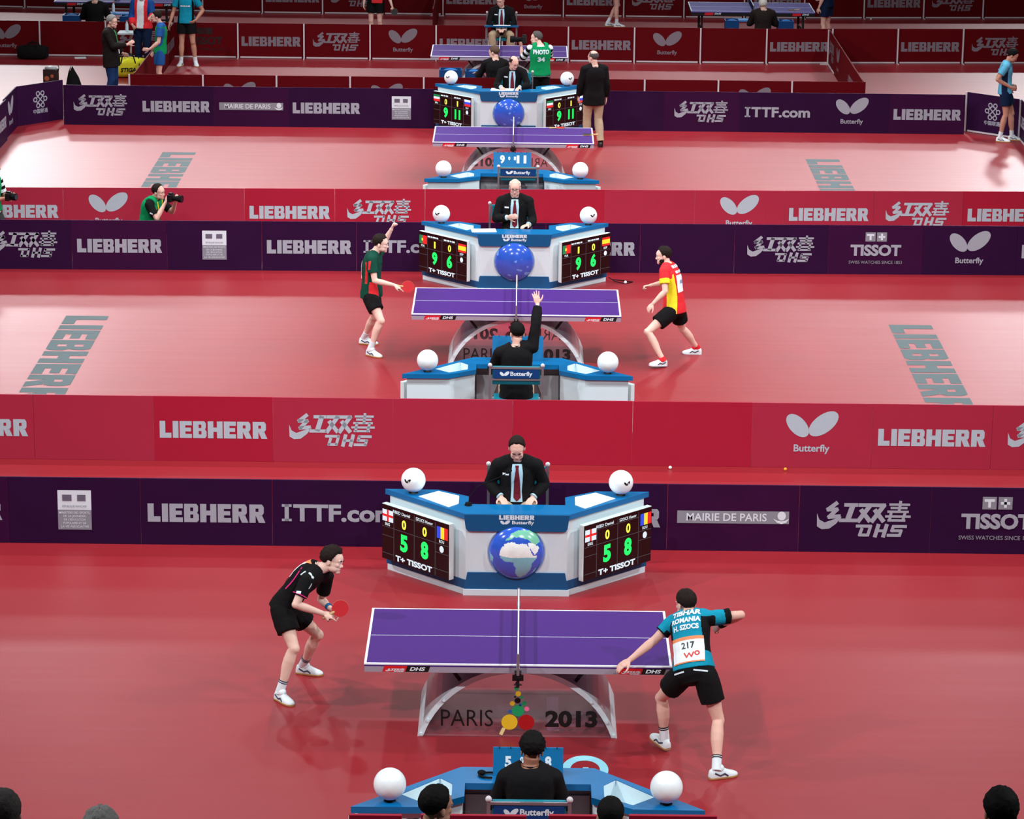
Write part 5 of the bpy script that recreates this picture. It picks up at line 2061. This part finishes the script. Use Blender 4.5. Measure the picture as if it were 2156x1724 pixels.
o = m.build('lap_board', BLUE_D, bevel=.004); tag(o, 'blue lap board across the arms of the tall chair behind far table', 'board', None, (-.48, 38.12, .905))
m = MB(); m.box((0.01, 0.0, .0175), (.36, .14, .004)); m.build('paper_form', PAPER, o)
for sx in (-1, 1):
    m = MB(); m.box((sx * .32, .06, -.16), (.03, .03, .30)); m.build('support', METAL, o)

# ------------------------------------------------------------------ people standing round the third and fourth courts
person('man in black jacket and khaki trousers standing beside the third table, seen from behind',
       local(pose(STAND, head=(-.02, .02, 1.625), face=(-.55, .85, -.15), elL=(-.25, .02, 1.14), wrL=(-.25, .12, .90), haL=(-.25, .15, .81), ankL=(-.09, .10, .088), ankR=(.11, -.12, .088), toeL=(-.12, .28, .02), toeR=(.15, .06, .02), kneeL=(-.10, .08, .50)), (1.275, 29.25, 0), 14),
       1.02, 'fair', 'greybrown', 'ring', 'jacket', C_SUIT, 'trousers', C_KHAKI, 'black', ('relax', 'relax'), .0, .03, .009, seed=14, hem=-.30)


def dec_photo(rg, body, up_o, lo, ve, org):
    L = back_lay(rg, ve, org, .72)
    m = MB()
    m.add(*L(m2_xf(text2d('PHOTO', .085, .05, w=.30), 1, 1, 0, .01), .006)); m.add(*L(m2_xf(text2d('34', .085, .05, w=.14), 1, 1, 0, -.13), .006))
    m.build('printed_text', PRINT_W, ve)


def stripes(t, s_, f, arm):
    for k in 'LR':
        q, d = arm[k]
        if q > .0 and abs(s_) > .15:
            return 1 if int(q * 5.0) % 2 else 0
    return 1 if int((t + 1) * 7) % 2 else 0


def camera_thing(c, d, label, s=1.0, long=.16):
    d = V(d).normalized()
    rz = math.atan2(d.y, d.x) - math.pi / 2
    t = thing('camera', label, 'camera', c, rz, 'press cameras')
    t.scale = (s, s, s)
    m = MB(); m.box((0, 0, 0), (.15, .07, .12)); m.box((0, 0, .07), (.06, .065, .03)); m.build('body', BLACK, t, bevel=.008)
    m = MB(); m.tube([(0, .03, 0), (0, .09, 0), (0, .095, 0), (0, long, 0), (0, long + .005, 0), (0, long + .07, 0)], [.036, .038, .042, .043, .055, .058], 20); m.build('lens', BLACK_M, t, True, 40)
    m = MB(); m.tube([(0, long + .066, 0), (0, long + .071, 0)], .046, 20); m.build('front_glass', M('lens_glass', (16, 20, 34), .08, .6), t)
    return t


person('photographer in green vest lettered PHOTO 34, seen from behind',
       local(pose(STAND, head=(-.06, .07, 1.62), face=(-.95, .35, -.08), neck=(0, -.02, 1.50), shL=(-.19, .03, 1.43), shR=(.18, .0, 1.43), elL=(-.30, .20, 1.22), wrL=(-.30, .30, 1.43), haL=(-.32, .30, 1.50), elR=(.22, .17, 1.25), wrR=(-.02, .24, 1.50), haR=(-.08, .22, 1.56), palmL=(0, -.4, 1), palmR=(-.5, .2, .1)), (.30, 31.55, 0), 12),
       1.03, 'fair', 'greybrown', 'short', 'tee', [C_BLACK, C_WHITE], 'trousers', C_BLACK, 'black', ('relax', 'grip'), .0, .03, .009, seed=15, vest=C_GREEN, decals=dec_photo, painter=stripes, sleeve=.98)
camera_thing((.00, 31.62, 1.585), (-1, .12, -.06), 'black long-lens camera held by the photographer in PHOTO 34 vest', 1.1, .17)
person('man in black jacket seated beyond the farthest globe desk, turned to the left',
       local(pose(SIT, hipL=(-.1, 0, .48), hipR=(.1, 0, .48), kneeL=(-.14, .42, .50), kneeR=(.14, .42, .50), ankL=(-.14, .40, .09), ankR=(.14, .40, .09), toeL=(-.15, .58, .02), toeR=(.15, .58, .02), neck=(0, .02, 1.00), shL=(-.19, .04, .93), shR=(.19, .04, .93), head=(-.02, .08, 1.14),
                  face=(-.75, .6, -.25), elL=(-.30, .12, .68), elR=(.28, .14, .68), wrL=(-.30, .34, .70), wrR=(.12, .36, .70), haL=(-.30, .42, .70), haR=(.06, .42, .70)), (-.55, 32.85, 0), 10),
       1.03, 'fair', 'lightbrown', 'short', 'jacket', C_SUIT, 'trousers', C_BLACK, 'black', ('relax', 'relax'), .02, .0, .010, seed=16)
m = MB(); m.box((0, 0, .21), (.44, .42, .42))
o = m.build('stool', C_BLACK, bevel=.02); tag(o, 'dark stool under the seated man beyond the farthest globe desk', 'stool', None, (-.55, 32.83, 0))


def towel_box(x, y, h, w, label, d=.34):
    t = thing('towel_box', label, 'box', (x, y, 0), 0, 'blue towel boxes')
    m = MB()
    q = [(-w / 2, -d / 2), (w / 2, -d / 2), (w / 2, d / 2), (-w / 2, d / 2)]
    m.add([(a, b, .002) for a, b in q] + [(a, b, h) for a, b in q] + [(a * .9, b * .88, h) for a, b in q] + [(a * .9, b * .88, h - .2) for a, b in q],
          [(3, 2, 1, 0), (0, 1, 5, 4), (1, 2, 6, 5), (2, 3, 7, 6), (3, 0, 4, 7), (4, 5, 9, 8), (5, 6, 10, 9), (6, 7, 11, 10), (7, 4, 8, 11), (8, 9, 13, 12), (9, 10, 14, 13), (10, 11, 15, 14), (11, 8, 12, 15), (12, 13, 14, 15)])
    m.build('box_shell', M('deep_blue_plastic', (4, 58, 112), .4), t)
    m = MB(); m.ball((0, .0, h - .04), (w * .33, d * .3, .055), nu=16, nv=8); m.build('towel', M('blue_towel', (40, 104, 170), .9), t, True)
    return t


towel_box(-1.43, 33.5, .72, .44, 'large dark blue box left of the seated man in black')
towel_box(-.98, 33.75, .66, .34, 'smaller dark blue box against the seated man in black')
towel_box(4.46, 39.95, .84, .30, 'blue box left of white-haired man at the upper right table')
towel_box(5.62, 39.95, .84, .32, 'blue box right of white-haired man at the upper right table')
towel_box(-9.74, 39.95, .80, .36, 'blue box left of seated man at the upper left table')
towel_box(-8.52, 40.0, .78, .36, 'blue box right of seated man at the upper left table')
for x, lab in ((5.04, 'light blue low desk in front of white-haired man'), (-9.05, 'light blue low desk in front of the seated man at upper left')):
    t = thing('low_desk', lab, 'desk', (x, 40.62, 0), 0)
    m = MB(); m.box((0, 0, .74), (1.0, .3, .03)); m.build('desk_top', M('sky_blue_laminate', (50, 128, 196), .35), t)
    for sx in (-1, 1):
        m = MB(); m.box((sx * .46, 0, .363), (.03, .28, .724)); m.build('side_panel', BLACK, t)

LOW = dict(hipL=(-.1, 0, .52), hipR=(.1, 0, .52), kneeL=(-.14, .42, .52), kneeR=(.14, .42, .52), ankL=(-.14, .40, .09), ankR=(.14, .40, .09), toeL=(-.15, .58, .02), toeR=(.15, .58, .02), neck=(0, -.01, 1.06), shL=(-.195, .01, .99), shR=(.195, .01, .99), head=(0, .05, 1.20),
           elL=(-.29, .10, .74), elR=(.29, .10, .74), wrL=(-.18, .34, .76), wrR=(.18, .34, .76), haL=(-.12, .42, .76), haR=(.12, .42, .76))
person('white-haired man in dark jacket seated with his back to us at the upper right table', local(pose(SIT, **dict(LOW, head=(-.01, .04, 1.17))), (5.13, 39.92, 0), 0), 1.02, 'fair', 'white', 'full', 'jacket', cloth('dark_brown', (36, 26, 24)), 'trousers', C_BLACK, 'black', ('relax', 'relax'), .02, .0, .010, seed=17)
person('man in black jacket seated with his back to us at the upper left table', local(pose(SIT, **dict(LOW, head=(0, .04, 1.23))), (-9.23, 39.92, 0), 0), 1.06, 'fair', 'lightbrown', 'short', 'jacket', C_SUIT, 'trousers', C_BLACK, 'black', ('relax', 'relax'), .02, .0, .010, seed=18)
for x, lab in ((5.13, 'dark stool under the white-haired man at the upper right'), (-9.23, 'dark stool under the seated man at the upper left')):
    m = MB(); m.box((0, 0, .225), (.44, .40, .45))
    o = m.build('stool', C_BLACK, bevel=.02); tag(o, lab, 'stool', None, (x, 39.88, 0))


# the two plain purple tables at the top of the picture
def club_table(cx, cy, label):
    t = thing('club_table', label, 'table', (cx, cy, 0), 0, 'plain tables of the farthest courts')
    for sx in (-1, 1):
        m = MB(); m.box((sx * .686, 0, .747), (1.368, 1.525, .026)); h = m.build('table_half', M('worn_table_surface', (96, 84, 160), .28, .5), t)
        m = MB()
        for y in (-.7525, .7525):
            m.box((sx * .686, y, .7612), (1.366, .02, .0016))
        m.box((sx * 1.36, 0, .7612), (.02, 1.485, .0016)); m.box((sx * .68, 0, .7612), (1.33, .006, .0016))
        m.build('line_marking', TABLE_W, h)
        for sy in (-1, 1):
            m = MB(); m.box((sx * 1.12, sy * .60, .355), (.05, .05, .70)); m.build('leg', BLACK, t)
        m = MB(); m.box((sx * 1.12, 0, .30), (.03, 1.2, .03)); m.build('brace', BLACK, t)
    m = MB()
    for y in (-.7485, .7485):
        m.box((0, y, .700), (2.70, .03, .066))
    for sx in (-1, 1):
        m.box((sx * 1.354, 0, .700), (.028, 1.47, .066))
    ap = m.build('apron', BLACK, t)
    m = MB()
    for x0 in (-1.08, .86):
        m.flat(poly2([(x0, .676), (x0 + .19, .676), (x0 + .21, .733), (x0 + .02, .733)]), lambda p: (p[0], -.7642, p[1]), 0)
        m.flat(m2_xf(text2d('DHS', .04, .035, .25, w=.15), 1, 1, x0 + .30, .69), lambda p: (p[0], -.7642, p[1]), 1)
    m.build('printed_logo', [M('badge_red', (214, 30, 36), .4), PRINT_W], ap)
    m = MB(); m.box((0, 0, .26), (2.2, .03, .03)); m.build('brace', BLACK, t)
    n = thing('table_net', label.replace('table', 'net on the table', 1), 'net', (cx, cy, 0), 0, 'white-taped nets')
    link('top_tape', TABLE_MESH['net'], n); link('net_mesh', TABLE_MESH['netm'], n)
    for k in range(2):
        a = link('post', TABLE_MESH['post'], n)
        if k:
            a.rotation_euler = (0, 0, math.pi)


club_table(5.05, 42.55, 'plain dark-framed table at the upper right, cut by the top edge')
club_table(-9.10, 43.0, 'plain dark-framed table at the upper left, cut by the top edge')

person('player in dark blue shirt and shorts beside the upper right table',
       local(pose(STAND, face=(0, 1, -.1), elR=(.24, .05, 1.14), wrR=(.22, .25, 1.02), haR=(.2, .33, 1.0)), (6.68, 41.85, 0), 55), 1.0, 'fair', 'brown', 'short', 'tee', C_NAVY, 'shorts', C_NAVY, 'white', ('relax', 'relax'), .0, .0, .010, seed=19,
       decals=lambda rg, b, u, l, v, org: (lambda m: (m.add(*back_lay(rg, u, org, .55)(rect2(-.12, -.12, .12, .12, 5, 5), .008)), m.build('race_bib', PAPER, u)))(MB()))
person('player in red, white and black holding a black bat near the top edge',
       local(pose(STAND, face=(0, 1, -.2), elR=(.23, -.03, 1.13), elL=(-.30, .06, 1.10), wrL=(-.40, .16, .87), haL=(-.43, .20, .79)), (-3.28, 41.6, 0), 170), 1.0, 'pale', 'black', 'short', 'tee', [C_WHITE, C_BLACK, C_RED], 'shorts', C_BLACK, 'white', ('grip', 'relax'), .0, .0, .010, seed=20,
       painter=lambda t, s_, f, arm: 1 if s_ > .06 or abs(s_) > .17 else (2 if t < .28 + .6 * s_ or t > .8 else 0))
bat((-2.86, 41.40, .73), (.2, -.9, .3), (-.3, .2, .9), 'black bat in the hand of the player near the top edge', red=False)
person('player by the top edge with only bare legs and white shoes showing',
       local(pose(STAND, kneeL=(-.10, .16, .49), ankL=(-.10, -.08, .10), toeL=(-.12, .12, .03), kneeR=(.10, .06, .49), ankR=(.10, .06, .088), toeR=(.14, .25, .02)), (2.03, 44.55, 0), -70), 1.0, 'fair', 'brown', 'short', 'tee', C_BLACK, 'shorts', cloth('dark_brown_red', (46, 20, 20)), 'white', ('relax', 'relax'), .0, .0, .010, seed=21)


def paintw(t, s_, f, arm):
    return 1 if (abs(s_) > .12 and -.07 < f < .04 and t < .92 and min(arm['L'][1], arm['R'][1]) > .075) else 0


person('player in pale blue shirt walking with head down at the right edge',
       local(pose(STAND, head=(.0, .10, 1.60), face=(0, .85, -.5), neck=(0, .0, 1.47), elR=(.25, -.16, 1.18), wrR=(.18, .10, 1.03), haR=(.14, .18, 1.0), elL=(-.25, -.14, 1.16), wrL=(-.2, .10, 1.02), haL=(-.16, .18, 1.0), ankL=(-.10, .16, .088), toeL=(-.12, .36, .02), ankR=(.10, -.06, .088), toeR=(.13, .13, .02), kneeL=(-.1, .14, .50)), (8.90, 30.22, 0), -98),
       1.0, 'tan', 'black', 'short', 'tee', [C_SKY, C_NAVY], 'shorts', C_NAVY, 'white', ('relax', 'relax'), .02, .0, .009, seed=22, painter=paintw)

# upper left group
def dec_lan(rg, body, up_o, lo, ve, org):
    L = back_lay(rg, up_o, org, .6, True)
    m = MB(); m.add(*L(strip2(dense([(.20, -.05, .02), (.0, -.02, .035), (-.20, .0, .05)]), 4), .010)); m.build('lanyard', M('green_lanyard', (60, 140, 80), .8), up_o)
    m = MB(); m.add(*L(rect2(-.02, -.26, .06, -.17, 3, 3), .012)); m.build('pass_card', PAPER, up_o)


person('grey-haired man in black jacket and jeans gesturing at upper left',
       local(pose(STAND, head=(0, .04, 1.62), face=(.12, 1, -.12), elR=(.22, .12, 1.16), wrR=(.12, .38, 1.20), haR=(.08, .46, 1.25), elL=(-.24, .02, 1.15), wrL=(-.2, .18, .97), haL=(-.18, .26, .95)), (-8.02, 33.2, 0), -100),
       1.03, 'fair', 'grey', 'short', 'jacket', cloth('brown_black', (26, 18, 18)), 'trousers', C_JEAN, 'black', ('relax', 'relax'), .01, .03, .009, seed=23, hem=-.34, decals=dec_lan)


def paintg(t, s_, f, arm):
    for k in 'LR':
        q, d = arm[k]
        if q > .0 and d < .12 and abs(s_) > .13:
            return 1
    return 1 if t > .93 else 0


person('young player in green shirt with blue sleeves facing the grey-haired man',
       local(pose(STAND, head=(0, .06, 1.61), face=(.05, 1, -.1), elR=(.26, -.05, 1.14), wrR=(.2, .10, .90), haR=(.17, .16, .83), elL=(-.24, .02, 1.14), wrL=(-.24, .2, 1.0), haL=(-.24, .28, 1.0)), (-7.16, 34.0, 0), 96), .97, 'fair', 'brown', 'short', 'tee', [C_GREEN, C_MBLUE], 'shorts', C_MBLUE, 'white', ('relax', 'relax'), .02, .0, .009, seed=24, painter=paintg)
person('person in red, white and blue tracksuit with head cut by the top edge',
       local(pose(STAND, elL=(-.26, .10, 1.18), wrL=(-.32, .32, 1.20), haL=(-.34, .40, 1.18), elR=(.24, .03, 1.14), wrR=(.14, .22, .98), haR=(.1, .29, .96)), (-7.90, 37.35, 0), 165), 1.05, 'fair', 'brown', 'short', 'jacket', [C_WHITE, C_RED, cloth('track_blue', (20, 70, 140))], 'trousers', [C_NAVY][0], 'white', ('relax', 'relax'), .0, .0, .010, seed=25,
       painter=lambda t, s_, f, arm: (2 if arm['L'][1] < .12 and s_ < -.14 or arm['R'][1] < .12 and s_ > .14 else (1 if abs(s_) > .075 else 0)))
person('player in teal shirt and black shorts standing with hand on hip, head cut off',
       local(pose(STAND, elL=(-.34, -.06, 1.16), wrL=(-.21, .08, .97), haL=(-.14, .12, .93), elR=(.27, .0, 1.13), wrR=(.34, .08, .89), haR=(.36, .11, .81), ankL=(-.18, .0, .088), ankR=(.12, .05, .088), kneeL=(-.14, .05, .5), toeL=(-.24, .17, .02)), (-7.08, 38.15, 0), 176), 1.03, 'tan', 'brown', 'short', 'tee', [C_TEAL, C_BLACK], 'shorts', C_BLACK, 'white', ('relax', 'relax'), .0, .0, .009, seed=26,
       painter=lambda t, s_, f, arm: 1 if (.13 < abs(s_) < .17 and min(arm['L'][1], arm['R'][1]) > .08) else 0,
       decals=lambda rg, b, u, l, v, org: (lambda m: (m.add(*back_lay(rg, u, org, .55, True)(m2_xf(bars2((.05, .04, .03, .05), .028), 1, 1, 0, .02), .007)), m.build('printed_text', PRINT_W, u)))(MB()))

# crouching press people between the middle barriers
KNEEL = dict(hipL=(-.10, 0, .40), hipR=(.10, 0, .40), kneeL=(-.14, .40, .42), kneeR=(.16, .30, .10), ankL=(-.14, .34, .09), ankR=(.14, -.12, .10), toeL=(-.15, .52, .02), toeR=(.14, .02, .02), neck=(0, .10, .90), shL=(-.19, .12, .83), shR=(.19, .12, .83), head=(.02, .20, 1.02), face=(0, 1, -.1),
             elL=(-.20, .32, .66), wrL=(-.03, .47, .86), haL=(.0, .52, .93), elR=(.24, .28, .64), wrR=(.10, .37, .88), haR=(.07, .40, .96), palmL=(0, -.2, 1), palmR=(-.8, 0, .2))


def dec_strap(rg, body, up_o, lo, ve, org):
    L = back_lay(rg, ve, org, .75, True)
    for sx in (-1, 1):
        m = MB(); m.add(*L(strip2(dense([(.12, sx * .06, sx * .085), (-.02, sx * .04, sx * .06), (-.18, sx * .012, sx * .03)]), 3), .008)); m.build('yellow_strap', C_YEL, ve)
    a, b = rg.J['shR'], rg.J['elR']
    bv = bvh_of(up_o.data)
    m = MB(); m.add(*project(bv, stroke2([(-.03, -.01), (0, -.02), (.05, .03)], .022), lerp(a, b, .5) - org, V((1, 0, 0)), V((0, 0, 1)), V((0, -1, 0)), .005)); m.build('sleeve_mark', PRINT_W, up_o)


person('crouching photographer in green vest aiming a camera to the right', local(KNEEL, (-5.70, 19.62, 0), -112, .97), .98, 'fair', 'brown', 'recede', 'tee', C_BLACK, 'trousers', C_BLACK, 'black', ('relax', 'grip'), .02, .0, .008, seed=27, vest=C_GREEN, decals=dec_strap, sleeve=.75)
camera_thing((-5.32, 19.36, .925), (.93, -.38, -.06), 'black camera at the eye of the crouching photographer in green vest', .95, .13)
person('photographer in green vest and striped shirt cut by the left edge',
       local(pose(KNEEL, hipL=(-.1, 0, .55), hipR=(.1, 0, .55), kneeL=(-.13, .22, .14), kneeR=(.13, .22, .14), ankL=(-.12, -.2, .10), ankR=(.12, -.2, .10), toeL=(-.12, -.05, .02), toeR=(.12, -.05, .02), neck=(0, .03, 1.09), shL=(-.19, .05, 1.02), shR=(.19, .05, 1.02), head=(0, .09, 1.24), face=(0, .9, -.3),
                  elL=(-.24, .10, .78), wrL=(-.08, .30, .80), haL=(-.04, .37, .82), elR=(.26, .10, .78), wrR=(.10, .30, .80), haR=(.06, .37, .82)), (-8.17, 20.0, 0), -110), 1.0, 'tan', 'brown', 'short', 'tee', [C_BLACK, C_WHITE], 'trousers', cloth('charcoal', (50, 48, 50)), 'black', ('relax', 'relax'), .02, .0, .008, seed=28, vest=C_GREEN, painter=stripes, sleeve=.98)
camera_thing((-7.84, 19.76, .84), (.95, -.3, -.05), 'black camera held at the waist by the photographer at left edge', .95, .06)

# ------------------------------------------------------------------ spectators in the stand, heads at the bottom edge
mb = MB()
for k in range(3):
    mb.box((0, -10.45 - 1.1 * k, 1.05 + .21 * k), (22, 1.1, 2.1 + .42 * k))
struct(mb.build('floor_stand', M('dark_concrete', (48, 44, 46), .8)))
mb = MB(); mb.box((0, -8.9, 1.0), (22, .12, 2.0)); struct(mb.build('stand_parapet', M('dark_wall', (24, 20, 22), .7)))  # dark parapet wall in front of the spectator stand
STAND_Z = []
for i, (xa, xb) in enumerate(((-1.05, -.72), (-.60, .06), (.20, .62), (.70, 1.25))):
    m = MB(); m.box((0, 0, 0), (xb - xa, .03, .7))
    o = m.build('parapet_banner', RED_A, bevel=.003)
    tag(o, 'red banner on the stand rail along the bottom edge, %s from the left' % ORD[i], 'banner', 'stand banners', ((xa + xb) / 2, -8.8, 2.308 + .006 * i))
    m = MB(); m.flat(m2_xf(dhs2(.34), 1, 1, 0, .16), lambda p: (p[0], -.0165, p[1])); m.build('printed_logo', PRINT, o)


def spectator(label, x, y, top, ang, skin, hair, style, s=1.0, seed=0, face=True, jac=C_BLACK):
    z = top - 1.335 * s
    zs = z
    J = local(pose(SIT, **dict(LOW, head=(0, .05, 1.205))), (x, y, z), ang, s)
    person(label, J, s, skin, hair, style, 'jacket', jac, 'trousers', C_BLACK, 'black', ('relax', 'relax'), .02, .0, .008, group='spectators in the stand', seed=seed, face=face)
    m = MB(); m.box((0, 0, .22 * s), (.46, .42, .44 * s))
    o = m.build('stadium_seat', M('dark_seat', (30, 28, 34), .5), bevel=.02)
    tag(o, 'dark seat under the %s' % label[:58].rsplit(' ', 1)[0], 'seat', 'stand seats', (x, y - .02, z))
    m = MB(); m.box((x, y, z / 2 - .01), (.7, .9, z - .02)); struct(m.build('floor_step', MATS['dark_concrete']))


spectator('spectator with greying dark hair at the bottom left corner', -2.46, -13.05, 4.515, 15, 'fair', 'greybrown', 'short', 1.0, 31)
spectator('spectator with tousled grey hair near the bottom left corner', -2.09, -12.45, 4.17, 0, 'fair', 'grey', 'curly', .98, 32)
spectator('black-haired spectator turned to the right in front of the bottom desk', -.505, -10.15, 3.395, -48, 'tan', 'black', 'short', 1.0, 33)
spectator('dark-haired spectator seen from behind at the right half of the bottom desk', .555, -9.75, 3.17, 0, 'tan', 'black', 'crop', 1.0, 34)
spectator('black-haired spectator at the bottom right corner', 2.485, -12.05, 4.175, 0, 'tan', 'black', 'full', 1.0, 35)

# ------------------------------------------------------------------ bags, small things, balls
def duffel(name, x, y, rz, sz, mat, label, trim=None, mat2=None, loops=True):
    t = thing(name, label, 'bag', (x, y, 0), rz)
    L_, w, h = sz
    m = MB()
    rs = []
    for i in range(9):
        q = i / 8
        k = .80 + .20 * math.sin(math.pi * q) ** .5
        ring = []
        for j in range(20):
            a = 2 * math.pi * j / 20
            c, s_ = math.cos(a), math.sin(a)
            c = math.copysign(abs(c) ** .6, c)
            s_ = math.copysign(abs(s_) ** .6, s_)
            ring.append(((q - .5) * L_, c * w / 2 * k, h / 2 + .004 + s_ * h / 2 * k + noise.noise(V((q * 5, a, x))) * .012))
        rs.append(ring)
    mn = min(p[2] for r in rs for p in r)
    rs = [[(a, b, c - mn + .002) for a, b, c in r] for r in rs]
    m.rings(rs)
    m.build('bag_body', mat, t, True, 50)
    for sy in (-1, 1):
        m = MB(); m.tube([(-L_ * .2, sy * w * .45, h * .75), (-L_ * .15, sy * w * .35, h * 1.12), (0, sy * w * .25, h * 1.2), (L_ * .15, sy * w * .35, h * 1.12), (L_ * .2, sy * w * .45, h * .75)], .014, 8)
        m.build('strap', mat2 or mat, t, True)
    if trim:
        m = MB()
        for q in (-.3, .3):
            m.tube([(q * L_, math.cos(a) * w * .505, h * .5 + math.sin(a) * h * .505) for a in [R(z) for z in range(-60, 241, 20)]], .012, 6)
        m.build('bag_trim', trim, t, True)
    return t


BAG_Y = cloth('bag_yellow', (226, 220, 48))
t = duffel('sports_bag', -8.13, 36.55, R(12), (.75, .36, .40), BAG_Y, 'bright yellow sports bag on the floor beside the grey-haired man', C_BLACK, C_BLACK)
m = MB(); m.flat(m2_xf(text2d('STIGA', .09, .04, .2, w=.32), 1, 1, 0, .13), lambda p: (p[0], -.187, p[1])); m.build('printed_text', BLACK, t)
duffel('travel_bag', -10.42, 38.80, R(-4), (.62, .34, .30), C_BLACK, 'black bag lying against the upper left red barrier', None, C_BLACK)
t = thing('carrier_bag', 'dark patterned carrier bag on white floor at upper left', 'bag', (-9.41, 34.6, 0), R(-8), None)
m = MB(); m.prism([(-.14, -.09), (.14, -.09), (.14, .09), (-.14, .09)], .003, .46); m.build('bag_body', M('carrier_print', (44, 30, 30), .5, nscale=14, namt=.9), t, bevel=.012)
m = MB(); m.ball((0, 0, .47), (.13, .085, .05), nu=18, nv=8); m.build('contents', M('grey_foil', (150, 150, 152), .4, nscale=30, namt=.4), t, True)
m = MB()
for cx, cz, r_ in ((-.06, .28, .05), (.05, .33, .035), (.0, .18, .04)):
    m.flat(ell2(cx, cz, r_, r_), lambda p: (p[0], -.0912, p[1]))
m.build('bag_print', M('orange_print', (170, 90, 60), .5), t)
m = MB(); m.tube([(.14, 0, .40), (.17, 0, .48), (.15, 0, .54)], .008, 6); m.build('bag_handle', BLACK, t, True)
t = thing('backpack', 'tall dark pointed bag standing on white floor at upper left', 'bag', (-8.96, 34.6, 0), 0, None)
m = MB()
rs = []
for z, a, b, dx in ((.003, .16, .12, 0), (.15, .155, .12, .0), (.30, .115, .10, -.01), (.42, .065, .06, -.03), (.52, .018, .018, -.035)):
    rs.append([(dx + a * math.cos(2 * math.pi * i / 18), b * math.sin(2 * math.pi * i / 18), z) for i in range(18)])
m.rings(rs); m.build('bag_body', C_BLACK, t, True, 60)
m = MB(); m.tube([(-.06, -.05, .44), (-.035, -.07, .50), (-.02, -.03, .53)], .010, 8); m.build('strap', GREY_L, t, True)

t = thing('side_table', 'small white table behind the grey-haired man', 'table', (-8.25, 38.1, 0), 0, None)
m = MB(); m.box((0, 0, .69), (.5, .4, .03)); m.build('table_top', WHITE, t)
m = MB(); m.tube([(0, 0, .02), (0, 0, .68)], .02, 10); m.build('leg', WHITE_T, t, True, 50)
m = MB(); m.tube([(0, 0, .002), (0, 0, .02)], [.2, .18], 24); m.build('base', WHITE_T, t)


def bottle(x, y, z, label, col=(210, 224, 232)):
    t = thing('water_bottle', label, 'bottle', (x, y, z), 0, None)
    m = MB(); m.tube([(0, 0, .001), (0, 0, .02), (0, 0, .15), (0, 0, .19), (0, 0, .21)], [.03, .033, .033, .016, .014], 16); m.build('bottle_body', M('bottle_plastic', col, .2, .5), t, True, 50)
    m = MB(); m.tube([(0, 0, .21), (0, 0, .232)], .016, 12); m.build('cap', M('bottle_cap', (210, 60, 60), .5), t)


bottle(-8.93, 40.62, .756, 'clear bottle on the light blue low desk at upper left')
bottle(-8.33, 38.15, .706, 'clear bottle on the small white table at upper left')
m = MB(); m.box((0, 0, .006), (.15, .21, .01)); o = m.build('notebook', M('blue_cover', (28, 70, 150), .5)); tag(o, 'blue booklet on white floor beside the jeans of the grey-haired man', 'booklet', None, (-7.72, 34.2, 0), .4)
m = MB(); m.box((0, 0, .006), (.24, .20, .01)); o = m.build('folded_paper', PAPER); tag(o, 'white folded paper at the foot of upper left red barrier', 'paper', None, (-9.45, 39.02, 0), .2)


m = MB(); m.box((0, 0, .006), (.30, .16, .01)); o = m.build('folded_paper', PAPER); tag(o, 'white paper lying on the floor just behind the upper right barrier', 'paper', None, (6.86, 40.45, 0), .1)


def pp_ball(p, label, mat=BALLW):
    m = MB(); m.ball((0, 0, 0), .02, nu=24, nv=14)
    o = m.build('table_tennis_ball', mat, smooth=True, angle=180)
    tag(o, label, 'ball', 'table tennis balls', p)


pp_ball((1.762, 8.155, .0205), 'white ball lying at the foot of the front red barrier')
pp_ball((3.11, 8.14, .0205), 'tiny yellow ball at the foot of front red barrier', M('yellow_ball', (240, 170, 50), .4))
pp_ball((1.378, 13.5, 1.028), 'white ball in flight before the player in red and yellow')
pp_ball((8.14, 46.15, .0205), 'white ball at the foot of the farthest red barrier at upper right')
t = bat((.64, 26.72, .772), (0, 0, 1), (-1, -.15, 0), 'bat lying on the far edge of the third purple table')
t = bat((1.10, 26.08, .772), (0, 0, 1), (1, .05, 0), 'black bat overhanging the right end of the third purple table', red=False)
t = bat((.33, 36.33, .7665), (0, 0, 1), (-1, .1, 0), 'small bat on the far table beside the green-vested photographer', red=False)
t = bat((5.93, 42.1, .772), (0, 0, 1), (1, .3, 0), 'black bat lying on the upper right table', red=False)

# cables at the right end of the middle desk
m = MB(); m.tube([(0, 0, .08), (.10, -.03, .02), (.25, -.10, .008), (.36, .02, .008), (.22, .10, .008), (.06, .06, .03)], .007, 6)
o = m.build('cable', BLACK_M, smooth=True); tag(o, 'loose black cable on the floor at the right end of the middle globe desk', 'cable', None, (1.28, 18.0, 0))
